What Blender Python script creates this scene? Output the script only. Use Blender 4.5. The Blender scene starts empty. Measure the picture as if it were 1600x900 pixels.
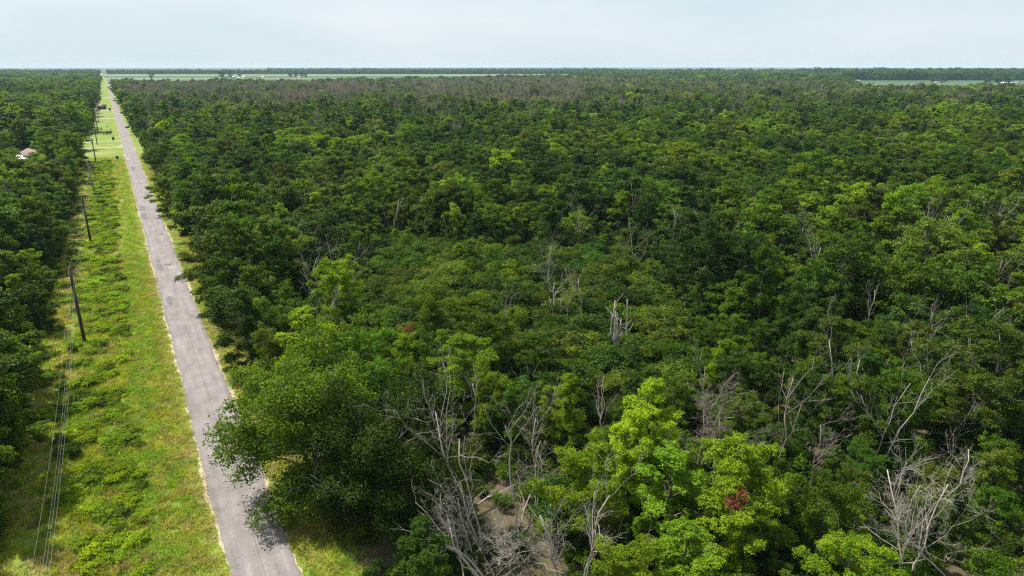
import bpy, math
import numpy as np
from mathutils import Vector

SC = bpy.context.scene
COL = SC.collection
PI = math.pi

# ------------------------------------------------------------------ camera
FPX, PITCH, CAMH = 1067.0, math.radians(18.0), 36.0
YAW = math.radians(29.70)                       # the road runs along +Y
cam = bpy.data.cameras.new('camera')
cam.sensor_width = 36.0
cam.lens = 36.0 * FPX / 1600.0
cam.clip_start, cam.clip_end = 0.5, 40000.0
co = bpy.data.objects.new('camera', cam)
COL.objects.link(co)
co.location = (0, 0, CAMH)
co.rotation_euler = (PI / 2 - PITCH, 0, -YAW)
SC.camera = co

# ------------------------------------------------------------------ sky, sun, exposure
SUN_EL = math.radians(57.0)
SUN_DIR = Vector((-0.55, 0.835, 0)).normalized()          # horizontal direction towards the sun
w = bpy.data.worlds.new('World')
SC.world = w
w.use_nodes = True
wn, wl = w.node_tree.nodes, w.node_tree.links
wn.clear()
wo = wn.new('ShaderNodeOutputWorld')
bg = wn.new('ShaderNodeBackground')
sky = wn.new('ShaderNodeTexSky')
sky.sky_type = 'NISHITA'
sky.sun_disc = False
sky.sun_elevation = SUN_EL
sky.sun_rotation = math.atan2(SUN_DIR.x, SUN_DIR.y)
sky.air_density, sky.dust_density, sky.ozone_density = 1.0, 3.0, 2.0
# thin high veil of cloud drawn evenly over the whole sky, with faint streaks
tc = wn.new('ShaderNodeTexCoord')
mp = wn.new('ShaderNodeMapping')
mp.inputs['Scale'].default_value = (1.0, 1.0, 4.5)
nz = wn.new('ShaderNodeTexNoise')
nz.inputs['Scale'].default_value = 2.2
nz.inputs['Detail'].default_value = 5.0
rp = wn.new('ShaderNodeValToRGB')
rp.color_ramp.elements[0].position = 0.33
rp.color_ramp.elements[0].color = (8.1, 9.75, 10.55, 1)
rp.color_ramp.elements[1].position = 0.70
rp.color_ramp.elements[1].color = (10.4, 11.0, 11.5, 1)
mx = wn.new('ShaderNodeMixRGB')
mx.inputs['Fac'].default_value = 0.86
wl.new(tc.outputs['Generated'], mp.inputs['Vector'])
wl.new(mp.outputs['Vector'], nz.inputs['Vector'])
wl.new(nz.outputs['Fac'], rp.inputs['Fac'])
wl.new(sky.outputs['Color'], mx.inputs['Color1'])
wl.new(rp.outputs['Color'], mx.inputs['Color2'])
wl.new(mx.outputs['Color'], bg.inputs['Color'])
bg.inputs['Strength'].default_value = 0.051
wl.new(bg.outputs['Background'], wo.inputs['Surface'])

sl = bpy.data.lights.new('sun', 'SUN')
sl.energy = 4.8
sl.angle = math.radians(1.2)
sl.color = (1.0, 0.95, 0.86)
so = bpy.data.objects.new('sun', sl)
COL.objects.link(so)
_d = Vector((SUN_DIR.x * math.cos(SUN_EL), SUN_DIR.y * math.cos(SUN_EL), math.sin(SUN_EL)))
so.rotation_euler = _d.to_track_quat('Z', 'Y').to_euler()
so.location = (0, 0, 200)

vs = SC.view_settings
vs.view_transform, vs.look, vs.exposure, vs.gamma = 'Standard', 'None', 0.85, 1.0
vs.use_curve_mapping = False
cy = SC.cycles
cy.max_bounces, cy.diffuse_bounces, cy.glossy_bounces = 6, 3, 1
cy.transmission_bounces, cy.volume_bounces, cy.transparent_max_bounces = 3, 1, 4
cy.use_denoising = False
cy.pixel_filter_type = 'BLACKMAN_HARRIS'
cy.filter_width = 1.25
cy.sample_clamp_indirect = 6.0


# ------------------------------------------------------------------ helpers
def at(px, py, z=0.0):
    """ground position (at height z) that the photograph shows at pixel px, py"""
    u, v = px - 800.0, py - 450.0
    d = FPX * math.sin(PITCH) + v * math.cos(PITCH)
    fw = FPX * math.cos(PITCH) - v * math.sin(PITCH)
    t = (CAMH - z) / d
    r, fw = u * t, fw * t
    return (r * math.cos(YAW) + fw * math.sin(YAW), -r * math.sin(YAW) + fw * math.cos(YAW))


def cam_rf(x, y):
    """metres to the camera's right and forward of it"""
    return x * math.cos(YAW) - y * math.sin(YAW), x * math.sin(YAW) + y * math.cos(YAW)


def tag(o, label=None, cat=None, group=None, kind=None):
    if label: o['label'] = label
    if cat: o['category'] = cat
    if group: o['group'] = group
    if kind: o['kind'] = kind
    return o


def link(o, parent=None):
    COL.objects.link(o)
    if parent is not None:
        o.parent = parent
    return o


def empty(name, loc=(0, 0, 0), rz=0.0):
    o = bpy.data.objects.new(name, None)
    o.empty_display_size = 0.3
    o.location = loc
    o.rotation_euler = (0, 0, rz)
    return link(o)


def mesh_np(name, verts, quads=None, tris=None, mat=None, smooth=False):
    """mesh from numpy arrays, quads (n,4) and tris (n,3)"""
    verts = np.asarray(verts, dtype=np.float32).reshape(-1, 3)
    q = np.zeros((0, 4), np.int32) if quads is None or len(quads) == 0 else np.asarray(quads, np.int32)
    t = np.zeros((0, 3), np.int32) if tris is None or len(tris) == 0 else np.asarray(tris, np.int32)
    me = bpy.data.meshes.new(name)
    me.vertices.add(len(verts))
    me.vertices.foreach_set('co', verts.ravel())
    me.loops.add(q.size + t.size)
    me.loops.foreach_set('vertex_index', np.concatenate([q.ravel(), t.ravel()]).astype(np.int32))
    me.polygons.add(len(q) + len(t))
    st = np.concatenate([np.arange(len(q)) * 4, q.size + np.arange(len(t)) * 3]).astype(np.int32)
    me.polygons.foreach_set('loop_start', st)
    if smooth:
        me.polygons.foreach_set('use_smooth', np.ones(len(q) + len(t), dtype=bool))
    me.update(calc_edges=True)
    if mat is not None:
        me.materials.append(mat)
    return me


class MB:
    """collects boxes, prisms and tubes into one mesh"""
    def __init__(self):
        self.v, self.q, self.t, self.n = [], [], [], 0

    def add(self, v, q=(), t=()):
        v = np.asarray(v, np.float32)
        if len(q): self.q.append(np.asarray(q, np.int32) + self.n)
        if len(t): self.t.append(np.asarray(t, np.int32) + self.n)
        self.v.append(v)
        self.n += len(v)

    def box(self, x0, x1, y0, y1, z0, z1):
        v = [(x, y, z) for z in (z0, z1) for y in (y0, y1) for x in (x0, x1)]
        self.add(v, [(0, 2, 3, 1), (4, 5, 7, 6), (0, 1, 5, 4), (2, 6, 7, 3), (0, 4, 6, 2), (1, 3, 7, 5)])
        return self

    def tube(self, pts, rad, sides=6, cap=True):
        pts = np.asarray(pts, float)
        n = len(pts)
        rad = np.broadcast_to(np.asarray(rad, float), (n,))
        tg = np.gradient(pts, axis=0)
        tg /= np.linalg.norm(tg, axis=1, keepdims=True) + 1e-9
        ref = np.array([1.0, 0, 0]) if abs(tg[0, 0]) < 0.8 else np.array([0, 1.0, 0])
        a = np.cross(tg, ref)
        a /= np.linalg.norm(a, axis=1, keepdims=True) + 1e-9
        b = np.cross(tg, a)
        th = np.arange(sides) * 2 * PI / sides
        ring = a[:, None, :] * np.cos(th)[None, :, None] + b[:, None, :] * np.sin(th)[None, :, None]
        v = (pts[:, None, :] + ring * rad[:, None, None]).reshape(-1, 3)
        i = np.arange(n - 1)[:, None] * sides
        k = np.arange(sides)[None, :]
        k2 = (k + 1) % sides
        q = np.stack([i + k, i + k2, i + sides + k2, i + sides + k], -1).reshape(-1, 4)
        t = []
        if cap and sides >= 3:
            o = (n - 1) * sides
            t = [(o, o + j, o + j + 1) for j in range(1, sides - 1)]
            t += [(0, j + 1, j) for j in range(1, sides - 1)]
        self.add(v, q, t)
        return self

    def mesh(self, name, mat, smooth=False):
        return mesh_np(name, np.concatenate(self.v), np.concatenate(self.q) if self.q else None,
                       np.concatenate(self.t) if self.t else None, mat, smooth)

    def obj(self, name, mat, parent=None, smooth=False):
        return link(bpy.data.objects.new(name, self.mesh(name, mat, smooth)), parent)


def unit(a):
    return a / (np.linalg.norm(a, axis=-1, keepdims=True) + 1e-9)


# ------------------------------------------------------------------ materials
def new_mat(name):
    m = bpy.data.materials.new(name)
    m.use_nodes = True
    nt = m.node_tree
    b = nt.nodes['Principled BSDF']
    return m, nt, nt.nodes, nt.links, b


def leaf_mat(name, c0, c1, trans=0.35, val=(0.62, 1.45), hue=0.014, tcol=None):
    """leaf: every leaf its own mix of c0 and c1, every tree its own shift, light passes through"""
    m, nt, n, l, b = new_mat(name)
    geo, oi = n.new('ShaderNodeNewGeometry'), n.new('ShaderNodeObjectInfo')
    mix = n.new('ShaderNodeMixRGB')
    mix.inputs['Color1'].default_value = (*c0, 1)
    mix.inputs['Color2'].default_value = (*c1, 1)
    # sprays of older and younger leaves within one crown
    tcl, nzl = n.new('ShaderNodeTexCoord'), n.new('ShaderNodeTexNoise')
    nzl.inputs['Scale'].default_value, nzl.inputs['Detail'].default_value = 0.55, 2.0
    l.new(tcl.outputs['Object'], nzl.inputs['Vector'])
    ma = n.new('ShaderNodeMapRange')
    ma.inputs['From Min'].default_value, ma.inputs['From Max'].default_value = 0.32, 0.68
    ma.inputs['To Min'].default_value, ma.inputs['To Max'].default_value = -0.25, 0.55
    l.new(nzl.outputs['Fac'], ma.inputs['Value'])
    mm_ = n.new('ShaderNodeMath')
    mm_.operation = 'MULTIPLY_ADD'
    mm_.use_clamp = True
    mm_.inputs[1].default_value = 0.7
    l.new(geo.outputs['Random Per Island'], mm_.inputs[0])
    l.new(ma.outputs['Result'], mm_.inputs[2])
    l.new(mm_.outputs['Value'], mix.inputs['Fac'])
    hsv = n.new('ShaderNodeHueSaturation')
    mr = n.new('ShaderNodeMapRange')
    mr.inputs['To Min'].default_value, mr.inputs['To Max'].default_value = val
    l.new(oi.outputs['Random'], mr.inputs['Value'])
    l.new(mr.outputs['Result'], hsv.inputs['Value'])
    wn_ = n.new('ShaderNodeTexWhiteNoise')
    wn_.noise_dimensions = '1D'
    l.new(oi.outputs['Random'], wn_.inputs['W'])
    mr2 = n.new('ShaderNodeMapRange')
    mr2.inputs['To Min'].default_value, mr2.inputs['To Max'].default_value = 0.491 - hue, 0.491 + hue
    l.new(wn_.outputs['Value'], mr2.inputs['Value'])
    l.new(mr2.outputs['Result'], hsv.inputs['Hue'])
    l.new(mix.outputs['Color'], hsv.inputs['Color'])
    b.inputs['Roughness'].default_value = 0.55
    b.inputs['Specular IOR Level'].default_value = 0.12
    l.new(hsv.outputs['Color'], b.inputs['Base Color'])
    tr = n.new('ShaderNodeBsdfTranslucent')
    tm = n.new('ShaderNodeMixRGB')
    tm.blend_type = 'MULTIPLY'
    tm.inputs['Fac'].default_value = 1.0
    tm.inputs['Color2'].default_value = (*(tcol or (1.25, 1.30, 0.35)), 1)
    l.new(hsv.outputs['Color'], tm.inputs['Color1'])
    l.new(tm.outputs['Color'], tr.inputs['Color'])
    ms = n.new('ShaderNodeMixShader')
    ms.inputs['Fac'].default_value = trans
    l.new(b.outputs['BSDF'], ms.inputs[1])
    l.new(tr.outputs['BSDF'], ms.inputs[2])
    l.new(ms.outputs['Shader'], n['Material Output'].inputs['Surface'])
    return m


def noise_mat(name, cols, scale=1.0, rough=0.9, detail=6.0, bump=0.0, stretch=(1, 1, 1), fine=None, bdist=0.05):
    """colours laid out by a noise ramp; fine = (scale, amount) of speckle"""
    m, nt, n, l, b = new_mat(name)
    tc, mp = n.new('ShaderNodeTexCoord'), n.new('ShaderNodeMapping')
    mp.inputs['Scale'].default_value = stretch
    nz = n.new('ShaderNodeTexNoise')
    nz.inputs['Scale'].default_value, nz.inputs['Detail'].default_value = scale, detail
    rp = n.new('ShaderNodeValToRGB')
    e = rp.color_ramp.elements
    while len(e) < len(cols): e.new(0.5)
    for k, (p, c) in enumerate(cols):
        e[k].position, e[k].color = p, (*c, 1)
    l.new(tc.outputs['Object'], mp.inputs['Vector'])
    l.new(mp.outputs['Vector'], nz.inputs['Vector'])
    l.new(nz.outputs['Fac'], rp.inputs['Fac'])
    out = rp.outputs['Color']
    if fine:
        nf = n.new('ShaderNodeTexNoise')
        nf.inputs['Scale'].default_value, nf.inputs['Detail'].default_value = fine[0], 4.0
        l.new(mp.outputs['Vector'], nf.inputs['Vector'])
        mr = n.new('ShaderNodeMapRange')
        mr.inputs['From Min'].default_value, mr.inputs['From Max'].default_value = 0.25, 0.75
        mr.inputs['To Min'].default_value, mr.inputs['To Max'].default_value = 1 - fine[1], 1 + fine[1]
        l.new(nf.outputs['Fac'], mr.inputs['Value'])
        mm = n.new('ShaderNodeVectorMath')
        mm.operation = 'SCALE'
        l.new(out, mm.inputs[0])
        l.new(mr.outputs['Result'], mm.inputs['Scale'])
        out = mm.outputs['Vector']
    l.new(out, b.inputs['Base Color'])
    b.inputs['Roughness'].default_value = rough
    b.inputs['Specular IOR Level'].default_value = 0.2
    if bump:
        bp = n.new('ShaderNodeBump')
        bp.inputs['Strength'].default_value, bp.inputs['Distance'].default_value = bump, bdist
        l.new(nz.outputs['Fac'], bp.inputs['Height'])
        l.new(bp.outputs['Normal'], b.inputs['Normal'])
    return m


LEAF = {
    'dark':   leaf_mat('leaf_dark_green',   (0.016, 0.052, 0.004), (0.052, 0.112, 0.009), 0.32),
    'mid':    leaf_mat('leaf_mid_green',    (0.028, 0.080, 0.004), (0.100, 0.180, 0.010), 0.40),
    'olive':  leaf_mat('leaf_olive_green',  (0.042, 0.080, 0.007), (0.112, 0.158, 0.016), 0.36),
    'yellow': leaf_mat('leaf_yellow_green', (0.075, 0.165, 0.006), (0.255, 0.350, 0.016), 0.46),
    'fresh':  leaf_mat('leaf_fresh_green',  (0.058, 0.135, 0.006), (0.165, 0.260, 0.014), 0.42),
    'scrub':  leaf_mat('leaf_scrub_green',  (0.050, 0.095, 0.008), (0.125, 0.178, 0.017), 0.38),
    'weed':   leaf_mat('leaf_weed_green',   (0.125, 0.235, 0.007), (0.260, 0.350, 0.014), 0.46),
    'rust':   leaf_mat('leaf_withered_red', (0.090, 0.036, 0.016), (0.165, 0.066, 0.028), 0.25, tcol=(1.2, 0.9, 0.7)),
}
BARK = noise_mat('bark_grey_brown', [(0.30, (0.070, 0.058, 0.046)), (0.70, (0.190, 0.168, 0.142))], 6.0, bump=0.4, stretch=(1, 1, 0.25))
DEADWOOD = noise_mat('bare_weathered_wood', [(0.28, (0.200, 0.175, 0.150)), (0.72, (0.440, 0.400, 0.350))], 5.0, bump=0.3, stretch=(1, 1, 0.2))
DEADGREY = noise_mat('bare_grey_twigs', [(0.28, (0.170, 0.130, 0.112)), (0.72, (0.340, 0.275, 0.240))], 4.0)
TIMBER = noise_mat('creosoted_pole_timber', [(0.3, (0.036, 0.026, 0.020)), (0.7, (0.095, 0.070, 0.054))], 5.0, stretch=(1, 1, 0.1))
GREYPOLE = noise_mat('weathered_pole_timber', [(0.3, (0.16, 0.145, 0.13)), (0.7, (0.27, 0.25, 0.225))], 5.0, stretch=(1, 1, 0.1))


def plain(name, c, rough=0.6, metal=0.0):
    m, nt, n, l, b = new_mat(name)
    nz = n.new('ShaderNodeTexNoise')
    nz.inputs['Scale'].default_value = 3.0
    nz.inputs['Detail'].default_value = 5.0
    rp = n.new('ShaderNodeValToRGB')
    rp.color_ramp.elements[0].position, rp.color_ramp.elements[1].position = 0.3, 0.7
    rp.color_ramp.elements[0].color = (*[x * 0.86 for x in c], 1)
    rp.color_ramp.elements[1].color = (*[min(1, x * 1.08) for x in c], 1)
    tc = n.new('ShaderNodeTexCoord')
    l.new(tc.outputs['Object'], nz.inputs['Vector'])
    l.new(nz.outputs['Fac'], rp.inputs['Fac'])
    l.new(rp.outputs['Color'], b.inputs['Base Color'])
    b.inputs['Roughness'].default_value, b.inputs['Metallic'].default_value = rough, metal
    return m


# ------------------------------------------------------------------ ground, road, verges, fields
G_FLOOR = noise_mat('forest_floor_litter', [(0.30, (0.045, 0.050, 0.020)), (0.46, (0.095, 0.070, 0.042)), (0.60, (0.060, 0.066, 0.024)),
                                            (0.75, (0.105, 0.076, 0.044))], 0.45, bump=0.6, fine=(5.0, 0.45), bdist=0.3)
G_VERGE = noise_mat('verge_grass_soil', [(0.28, (0.090, 0.140, 0.014)), (0.45, (0.165, 0.200, 0.026)), (0.58, (0.120, 0.170, 0.018)),
                                         (0.74, (0.250, 0.210, 0.070))], 0.35, bump=0.5, fine=(6.0, 0.35), bdist=0.2)
G_LAWN = noise_mat('mown_lawn', [(0.30, (0.100, 0.165, 0.018)), (0.52, (0.145, 0.195, 0.030)), (0.72, (0.225, 0.215, 0.070))],
                   0.09, bump=0.2, fine=(1.5, 0.2))
G_SAND = noise_mat('sandy_road_edge', [(0.30, (0.235, 0.185, 0.110)), (0.70, (0.430, 0.360, 0.260))], 1.4, bump=0.3, fine=(9.0, 0.3))
G_FIELD = noise_mat('crop_field_green', [(0.32, (0.060, 0.110, 0.042)), (0.68, (0.095, 0.140, 0.060))], 0.010, stretch=(0.3, 1.0, 1), fine=(0.04, 0.18))
G_FIELD2 = noise_mat('crop_field_deep_green', [(0.32, (0.034, 0.078, 0.034)), (0.68, (0.055, 0.102, 0.046))], 0.010, stretch=(0.3, 1.0, 1), fine=(0.04, 0.18))
G_FIELD3 = noise_mat('dry_field_strip', [(0.32, (0.110, 0.130, 0.062)), (0.68, (0.155, 0.165, 0.092))], 0.010, stretch=(0.3, 1.0, 1), fine=(0.04, 0.15))


def road_material():
    m, nt, n, l, b = new_mat('worn_asphalt')
    tc = n.new('ShaderNodeTexCoord')
    mp = n.new('ShaderNodeMapping')
    mp.inputs['Scale'].default_value = (1.0, 0.10, 1.0)
    l.new(tc.outputs['Object'], mp.inputs['Vector'])
    n1 = n.new('ShaderNodeTexNoise')
    n1.inputs['Scale'].default_value, n1.inputs['Detail'].default_value = 1.5, 7.0
    l.new(mp.outputs['Vector'], n1.inputs['Vector'])
    rp = n.new('ShaderNodeValToRGB')
    e = rp.color_ramp.elements
    e.new(0.5)
    for k, (p, c) in enumerate([(0.30, (0.165, 0.146, 0.143)), (0.5, (0.198, 0.176, 0.172)), (0.72, (0.238, 0.213, 0.206))]):
        e[k].position, e[k].color = p, (*c, 1)
    l.new(n1.outputs['Fac'], rp.inputs['Fac'])
    # patches of repair and ravelled surface
    n2 = n.new('ShaderNodeTexNoise')
    n2.inputs['Scale'].default_value, n2.inputs['Detail'].default_value = 0.42, 5.0
    l.new(tc.outputs['Object'], n2.inputs['Vector'])
    r2 = n.new('ShaderNodeMapRange')
    r2.inputs['From Min'].default_value, r2.inputs['From Max'].default_value = 0.34, 0.66
    r2.inputs['To Min'].default_value, r2.inputs['To Max'].default_value = 0.88, 1.08
    l.new(n2.outputs['Fac'], r2.inputs['Value'])
    # cracks
    vo = n.new('ShaderNodeTexVoronoi')
    vo.feature = 'DISTANCE_TO_EDGE'
    vo.inputs['Scale'].default_value = 0.42
    nw = n.new('ShaderNodeTexNoise')
    nw.inputs['Scale'].default_value, nw.inputs['Detail'].default_value = 0.9, 5.0
    va = n.new('ShaderNodeVectorMath')
    va.operation = 'MULTIPLY_ADD'
    va.inputs[1].default_value = (2.2, 2.2, 2.2)
    l.new(tc.outputs['Object'], nw.inputs['Vector'])
    l.new(nw.outputs['Color'], va.inputs[0])
    l.new(tc.outputs['Object'], va.inputs[2])
    l.new(va.outputs['Vector'], vo.inputs['Vector'])
    rc = n.new('ShaderNodeMapRange')
    rc.inputs['From Min'].default_value, rc.inputs['From Max'].default_value = 0.0, 0.032
    rc.inputs['To Min'].default_value, rc.inputs['To Max'].default_value = 0.80, 1.0
    l.new(vo.outputs['Distance'], rc.inputs['Value'])
    # speckle of the aggregate
    n3 = n.new('ShaderNodeTexNoise')
    n3.inputs['Scale'].default_value, n3.inputs['Detail'].default_value = 9.0, 3.0
    l.new(tc.outputs['Object'], n3.inputs['Vector'])
    r3 = n.new('ShaderNodeMapRange')
    r3.inputs['From Min'].default_value, r3.inputs['From Max'].default_value = 0.3, 0.7
    r3.inputs['To Min'].default_value, r3.inputs['To Max'].default_value = 0.86, 1.12
    l.new(n3.outputs['Fac'], r3.inputs['Value'])
    out = rp.outputs['Color']
    # two worn wheel tracks and a darker centre seam along the road
    sx = n.new('ShaderNodeSeparateXYZ')
    l.new(va.outputs['Vector'], sx.inputs[0])
    sa = n.new('ShaderNodeSeparateXYZ')
    l.new(tc.outputs['Object'], sa.inputs[0])
    wr = n.new('ShaderNodeMapRange')
    wr.inputs['From Min'].default_value, wr.inputs['From Max'].default_value = ROADL, ROADR
    l.new(sa.outputs['X'], wr.inputs['Value'])
    wc = n.new('ShaderNodeValToRGB')
    we = wc.color_ramp.elements
    for p_, g_ in [(0.0, .86), (.12, .97), (.25, 1.10), (.38, .98), (.48, .97), (.50, .80), (.52, .97), (.62, .98), (.76, 1.10), (.9, .96)]:
        if p_ in (0.0,):
            we[0].position, we[0].color = p_, (g_, g_, g_, 1)
        else:
            q_ = we.new(p_)
            q_.color = (g_, g_, g_, 1)
    we[len(we) - 1].color = (.84, .84, .84, 1)
    l.new(wr.outputs['Result'], wc.inputs['Fac'])
    wm = n.new('ShaderNodeMapRange')
    l.new(wc.outputs['Color'], wm.inputs['Value'])
    for s in (r2, rc, r3, wm):
        mm = n.new('ShaderNodeVectorMath')
        mm.operation = 'SCALE'
        l.new(out, mm.inputs[0])
        l.new(s.outputs['Result'], mm.inputs['Scale'])
        out = mm.outputs['Vector']
    l.new(out, b.inputs['Base Color'])
    b.inputs['Roughness'].default_value = 0.85
    b.inputs['Specular IOR Level'].default_value = 0.25
    return m


ROADL, ROADR = 2.45, 7.05
G_ROAD = road_material()
G_PATCH = noise_mat('asphalt_repair_and_shadow', [(0.3, (0.105, 0.094, 0.096)), (0.7, (0.165, 0.150, 0.150))], 2.0, fine=(9.0, 0.25))
G_PALEPATCH = noise_mat('pale_ravelled_asphalt', [(0.3, (0.215, 0.195, 0.185)), (0.7, (0.28, 0.255, 0.24))], 2.0, fine=(9.0, 0.3))


def wob(y, seed, amp):
    """uneven edge offset along y"""
    r = np.random.default_rng(seed)
    o = np.zeros_like(y)
    for wl_, a in ((47, .35), (17, .3), (6.5, .25), (2.3, .22), (0.9, .16)):
        o += a * np.sin(y * 2 * PI / wl_ + r.uniform(0, 6.28) + 0.7 * np.sin(y * 2 * PI / (wl_ * 2.7) + r.uniform(0, 6.28)))
    return o * amp


def strip(name, y, xl, xr, z, mat, nx=1, parent=None):
    cols = [xl + (xr - xl) * k / nx for k in range(nx + 1)]
    v = np.stack([np.stack([c, y, np.full_like(y, z)], -1) for c in cols], 1).reshape(-1, 3)
    i = np.arange(len(y) - 1)[:, None] * (nx + 1)
    k = np.arange(nx)[None, :]
    q = np.stack([i + k, i + k + 1, i + nx + 2 + k, i + nx + 1 + k], -1).reshape(-1, 4)
    return link(bpy.data.objects.new(name, mesh_np(name, v, q, None, mat)), parent)


def poly(name, pts, z, mat, parent=None):
    me = bpy.data.meshes.new(name)
    me.from_pydata([(x, y, z) for x, y in pts], [], [tuple(range(len(pts)))])
    me.materials.append(mat)
    return link(bpy.data.objects.new(name, me), parent)


tag(poly('ground', [(-16000, -16000), (16000, -16000), (16000, 16000), (-16000, 16000)], 0.0, G_FLOOR), kind='structure')
ys = np.concatenate([np.arange(-40, 330, 0.45), np.arange(330, 1000, 2.0), np.arange(1000, 3061, 20.0)])
tag(strip('verge', np.arange(-40, 332, 1.5), -15.0 + wob(np.arange(-40, 332, 1.5), 3, 2.0), 11.2 + wob(np.arange(-40, 332, 1.5), 4, 1.2), 0.02, G_VERGE, 6), kind='structure')
yl = np.arange(326, 3000, 4.0)
tag(strip('lawn', yl, np.where(yl < 450, -54.0, np.where(yl < 980, -14.0, -11.0)), 11.0 + wob(yl, 5, 1.0), 0.04, G_LAWN, 4), kind='structure')
tag(strip('sandy_road_shoulder', ys, ROADL - 0.16 + wob(ys, 6, 0.36), ROADR + 0.16 + wob(ys, 7, 0.38), 0.055, G_SAND), kind='structure')
road = tag(strip('road', ys, ROADL + wob(ys, 8, 0.20), ROADR + wob(ys, 9, 0.20), 0.075, G_ROAD, 4), kind='structure')


def blob(cx, cy, rx, ry, seed, n=18, square=0.0):
    r = np.random.default_rng(seed)
    out = []
    for k in range(n):
        a = 2 * PI * k / n
        c, s = math.cos(a), math.sin(a)
        if square:
            g = 1 / max(abs(c), abs(s)) * square + (1 - square)
        else:
            g = 1
        g *= r.uniform(0.86, 1.1)
        out.append((cx + rx * c * g, cy + ry * s * g))
    return out


for k, (px, py, rx, ry, sq, mt) in enumerate([
        (247, 408, 0.42, 1.6, 0.9, G_PATCH), (250, 418, 0.55, 3.0, 0.5, G_PATCH), (223, 326, 0.7, 4.2, 0.85, G_PATCH),
        (226, 338, 0.6, 5.0, 0.4, G_PATCH), (253, 366, 0.5, 1.2, 0.2, G_PATCH), (269, 418, 0.7, 1.8, 0.2, G_PALEPATCH),  # second entry here: tree shadow painted on the road's right side
        (280, 428, 0.5, 1.2, 0.2, G_PALEPATCH), (265, 470, 0.5, 2.6, 0.3, G_PATCH), (300, 494, 0.25, 0.7, 0.2, G_PATCH),
        (263, 414, 0.8, 0.9, 0.1, G_PATCH), (200, 249, 0.6, 3.5, 0.3, G_PALEPATCH), (208, 264, 0.7, 6.0, 0.3, G_PATCH),
        (322, 664, 0.22, 0.3, 0.2, G_PATCH), (330, 692, 0.26, 0.35, 0.2, G_PATCH), (312, 547, 0.25, 0.5, 0.2, G_PATCH)]):
    x, y = at(px, py)
    poly('road_patch', blob(x, y, rx, ry, 50 + k, square=sq), 0.079, mt, road)

# driveways across the lawns
G_DRIVE = noise_mat('pale_gravel_drive', [(0.3, (0.26, 0.24, 0.19)), (0.7, (0.40, 0.37, 0.31))], 1.0, fine=(5.0, 0.2))
for k, (y, x0, wd) in enumerate([(323, -22, 1.6), (373, -46, 2.8), (404, -14, 2.6), (585, -16, 4.2), (640, -16, 3.2), (692, -16, 7.0), (980, -30, 9.0)]):
    xx = np.linspace(x0, ROADL - 0.1, 14)
    w1 = y + wob(xx, 60 + k, 0.25)
    fl = wd * 0.5 * (1 + 1.1 * np.clip((xx - (ROADL - 3)) / 3, 0, 1) ** 2)
    v = np.concatenate([np.stack([xx, w1 - fl, np.full_like(xx, .062)], -1), np.stack([xx, w1 + fl, np.full_like(xx, .062)], -1)])
    q = [(i, i + 1, 14 + i + 1, 14 + i) for i in range(13)]
    o = link(bpy.data.objects.new('driveway', mesh_np('driveway', v, q, None, G_DRIVE)))
    tag(o, kind='structure')


def rf(r, f):
    """world x, y of a point r metres right and f metres ahead of the camera"""
    return (r * math.cos(YAW) + f * math.sin(YAW), -r * math.sin(YAW) + f * math.cos(YAW))


def at_f(px, f):
    """world x, y of the point f metres ahead along the picture column px (far things)"""
    return rf((px - 800.0) / 1122.0 * f, f)


def field(p0, p1, f0, f1, z, mat):
    n = 12
    a = [at_f(p0 + (p1 - p0) * k / n, f0) for k in range(n + 1)]
    b = [at_f(p1 + (p0 - p1) * k / n, f1) for k in range(n + 1)]
    tag(poly('field', a + b, z, mat), kind='structure')


field(172, 960, 1260, 1750, 0.20, G_FIELD2)
field(163, 960, 1750, 2050, 0.20, G_FIELD)
field(162, 960, 2050, 2250, 0.20, G_FIELD3)
field(160, 960, 2250, 2800, 0.20, G_FIELD2)
field(158, 960, 2800, 3350, 0.20, G_FIELD3)
field(1300, 1800, 700, 1330, 0.20, G_FIELD2)
field(1300, 1800, 1330, 1560, 0.20, G_FIELD)
field(1300, 1800, 1560, 2050, 0.20, G_FIELD2)
field(40, 140, 2100, 2900, 0.20, G_FIELD3)


# ------------------------------------------------------------------ tree forms
def leaf_quads(c, nrm, length, width, rng, fold=0.18):
    n = len(c)
    rv = rng.normal(size=(n, 3))
    t = unit(np.cross(nrm, rv))
    b = np.cross(nrm, t)
    L = (length * rng.uniform(0.65, 1.3, n))[:, None]
    W = (width * rng.uniform(0.65, 1.3, n))[:, None]
    v = np.empty((n, 4, 3), np.float32)
    v[:, 0] = c - t * L * .5
    v[:, 1] = c + b * W * .5 + nrm * L * fold
    v[:, 2] = c + t * L * .5
    v[:, 3] = c - b * W * .5 + nrm * L * fold
    q = np.arange(n * 4, dtype=np.int32).reshape(n, 4)
    return v.reshape(-1, 3), q


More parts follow.
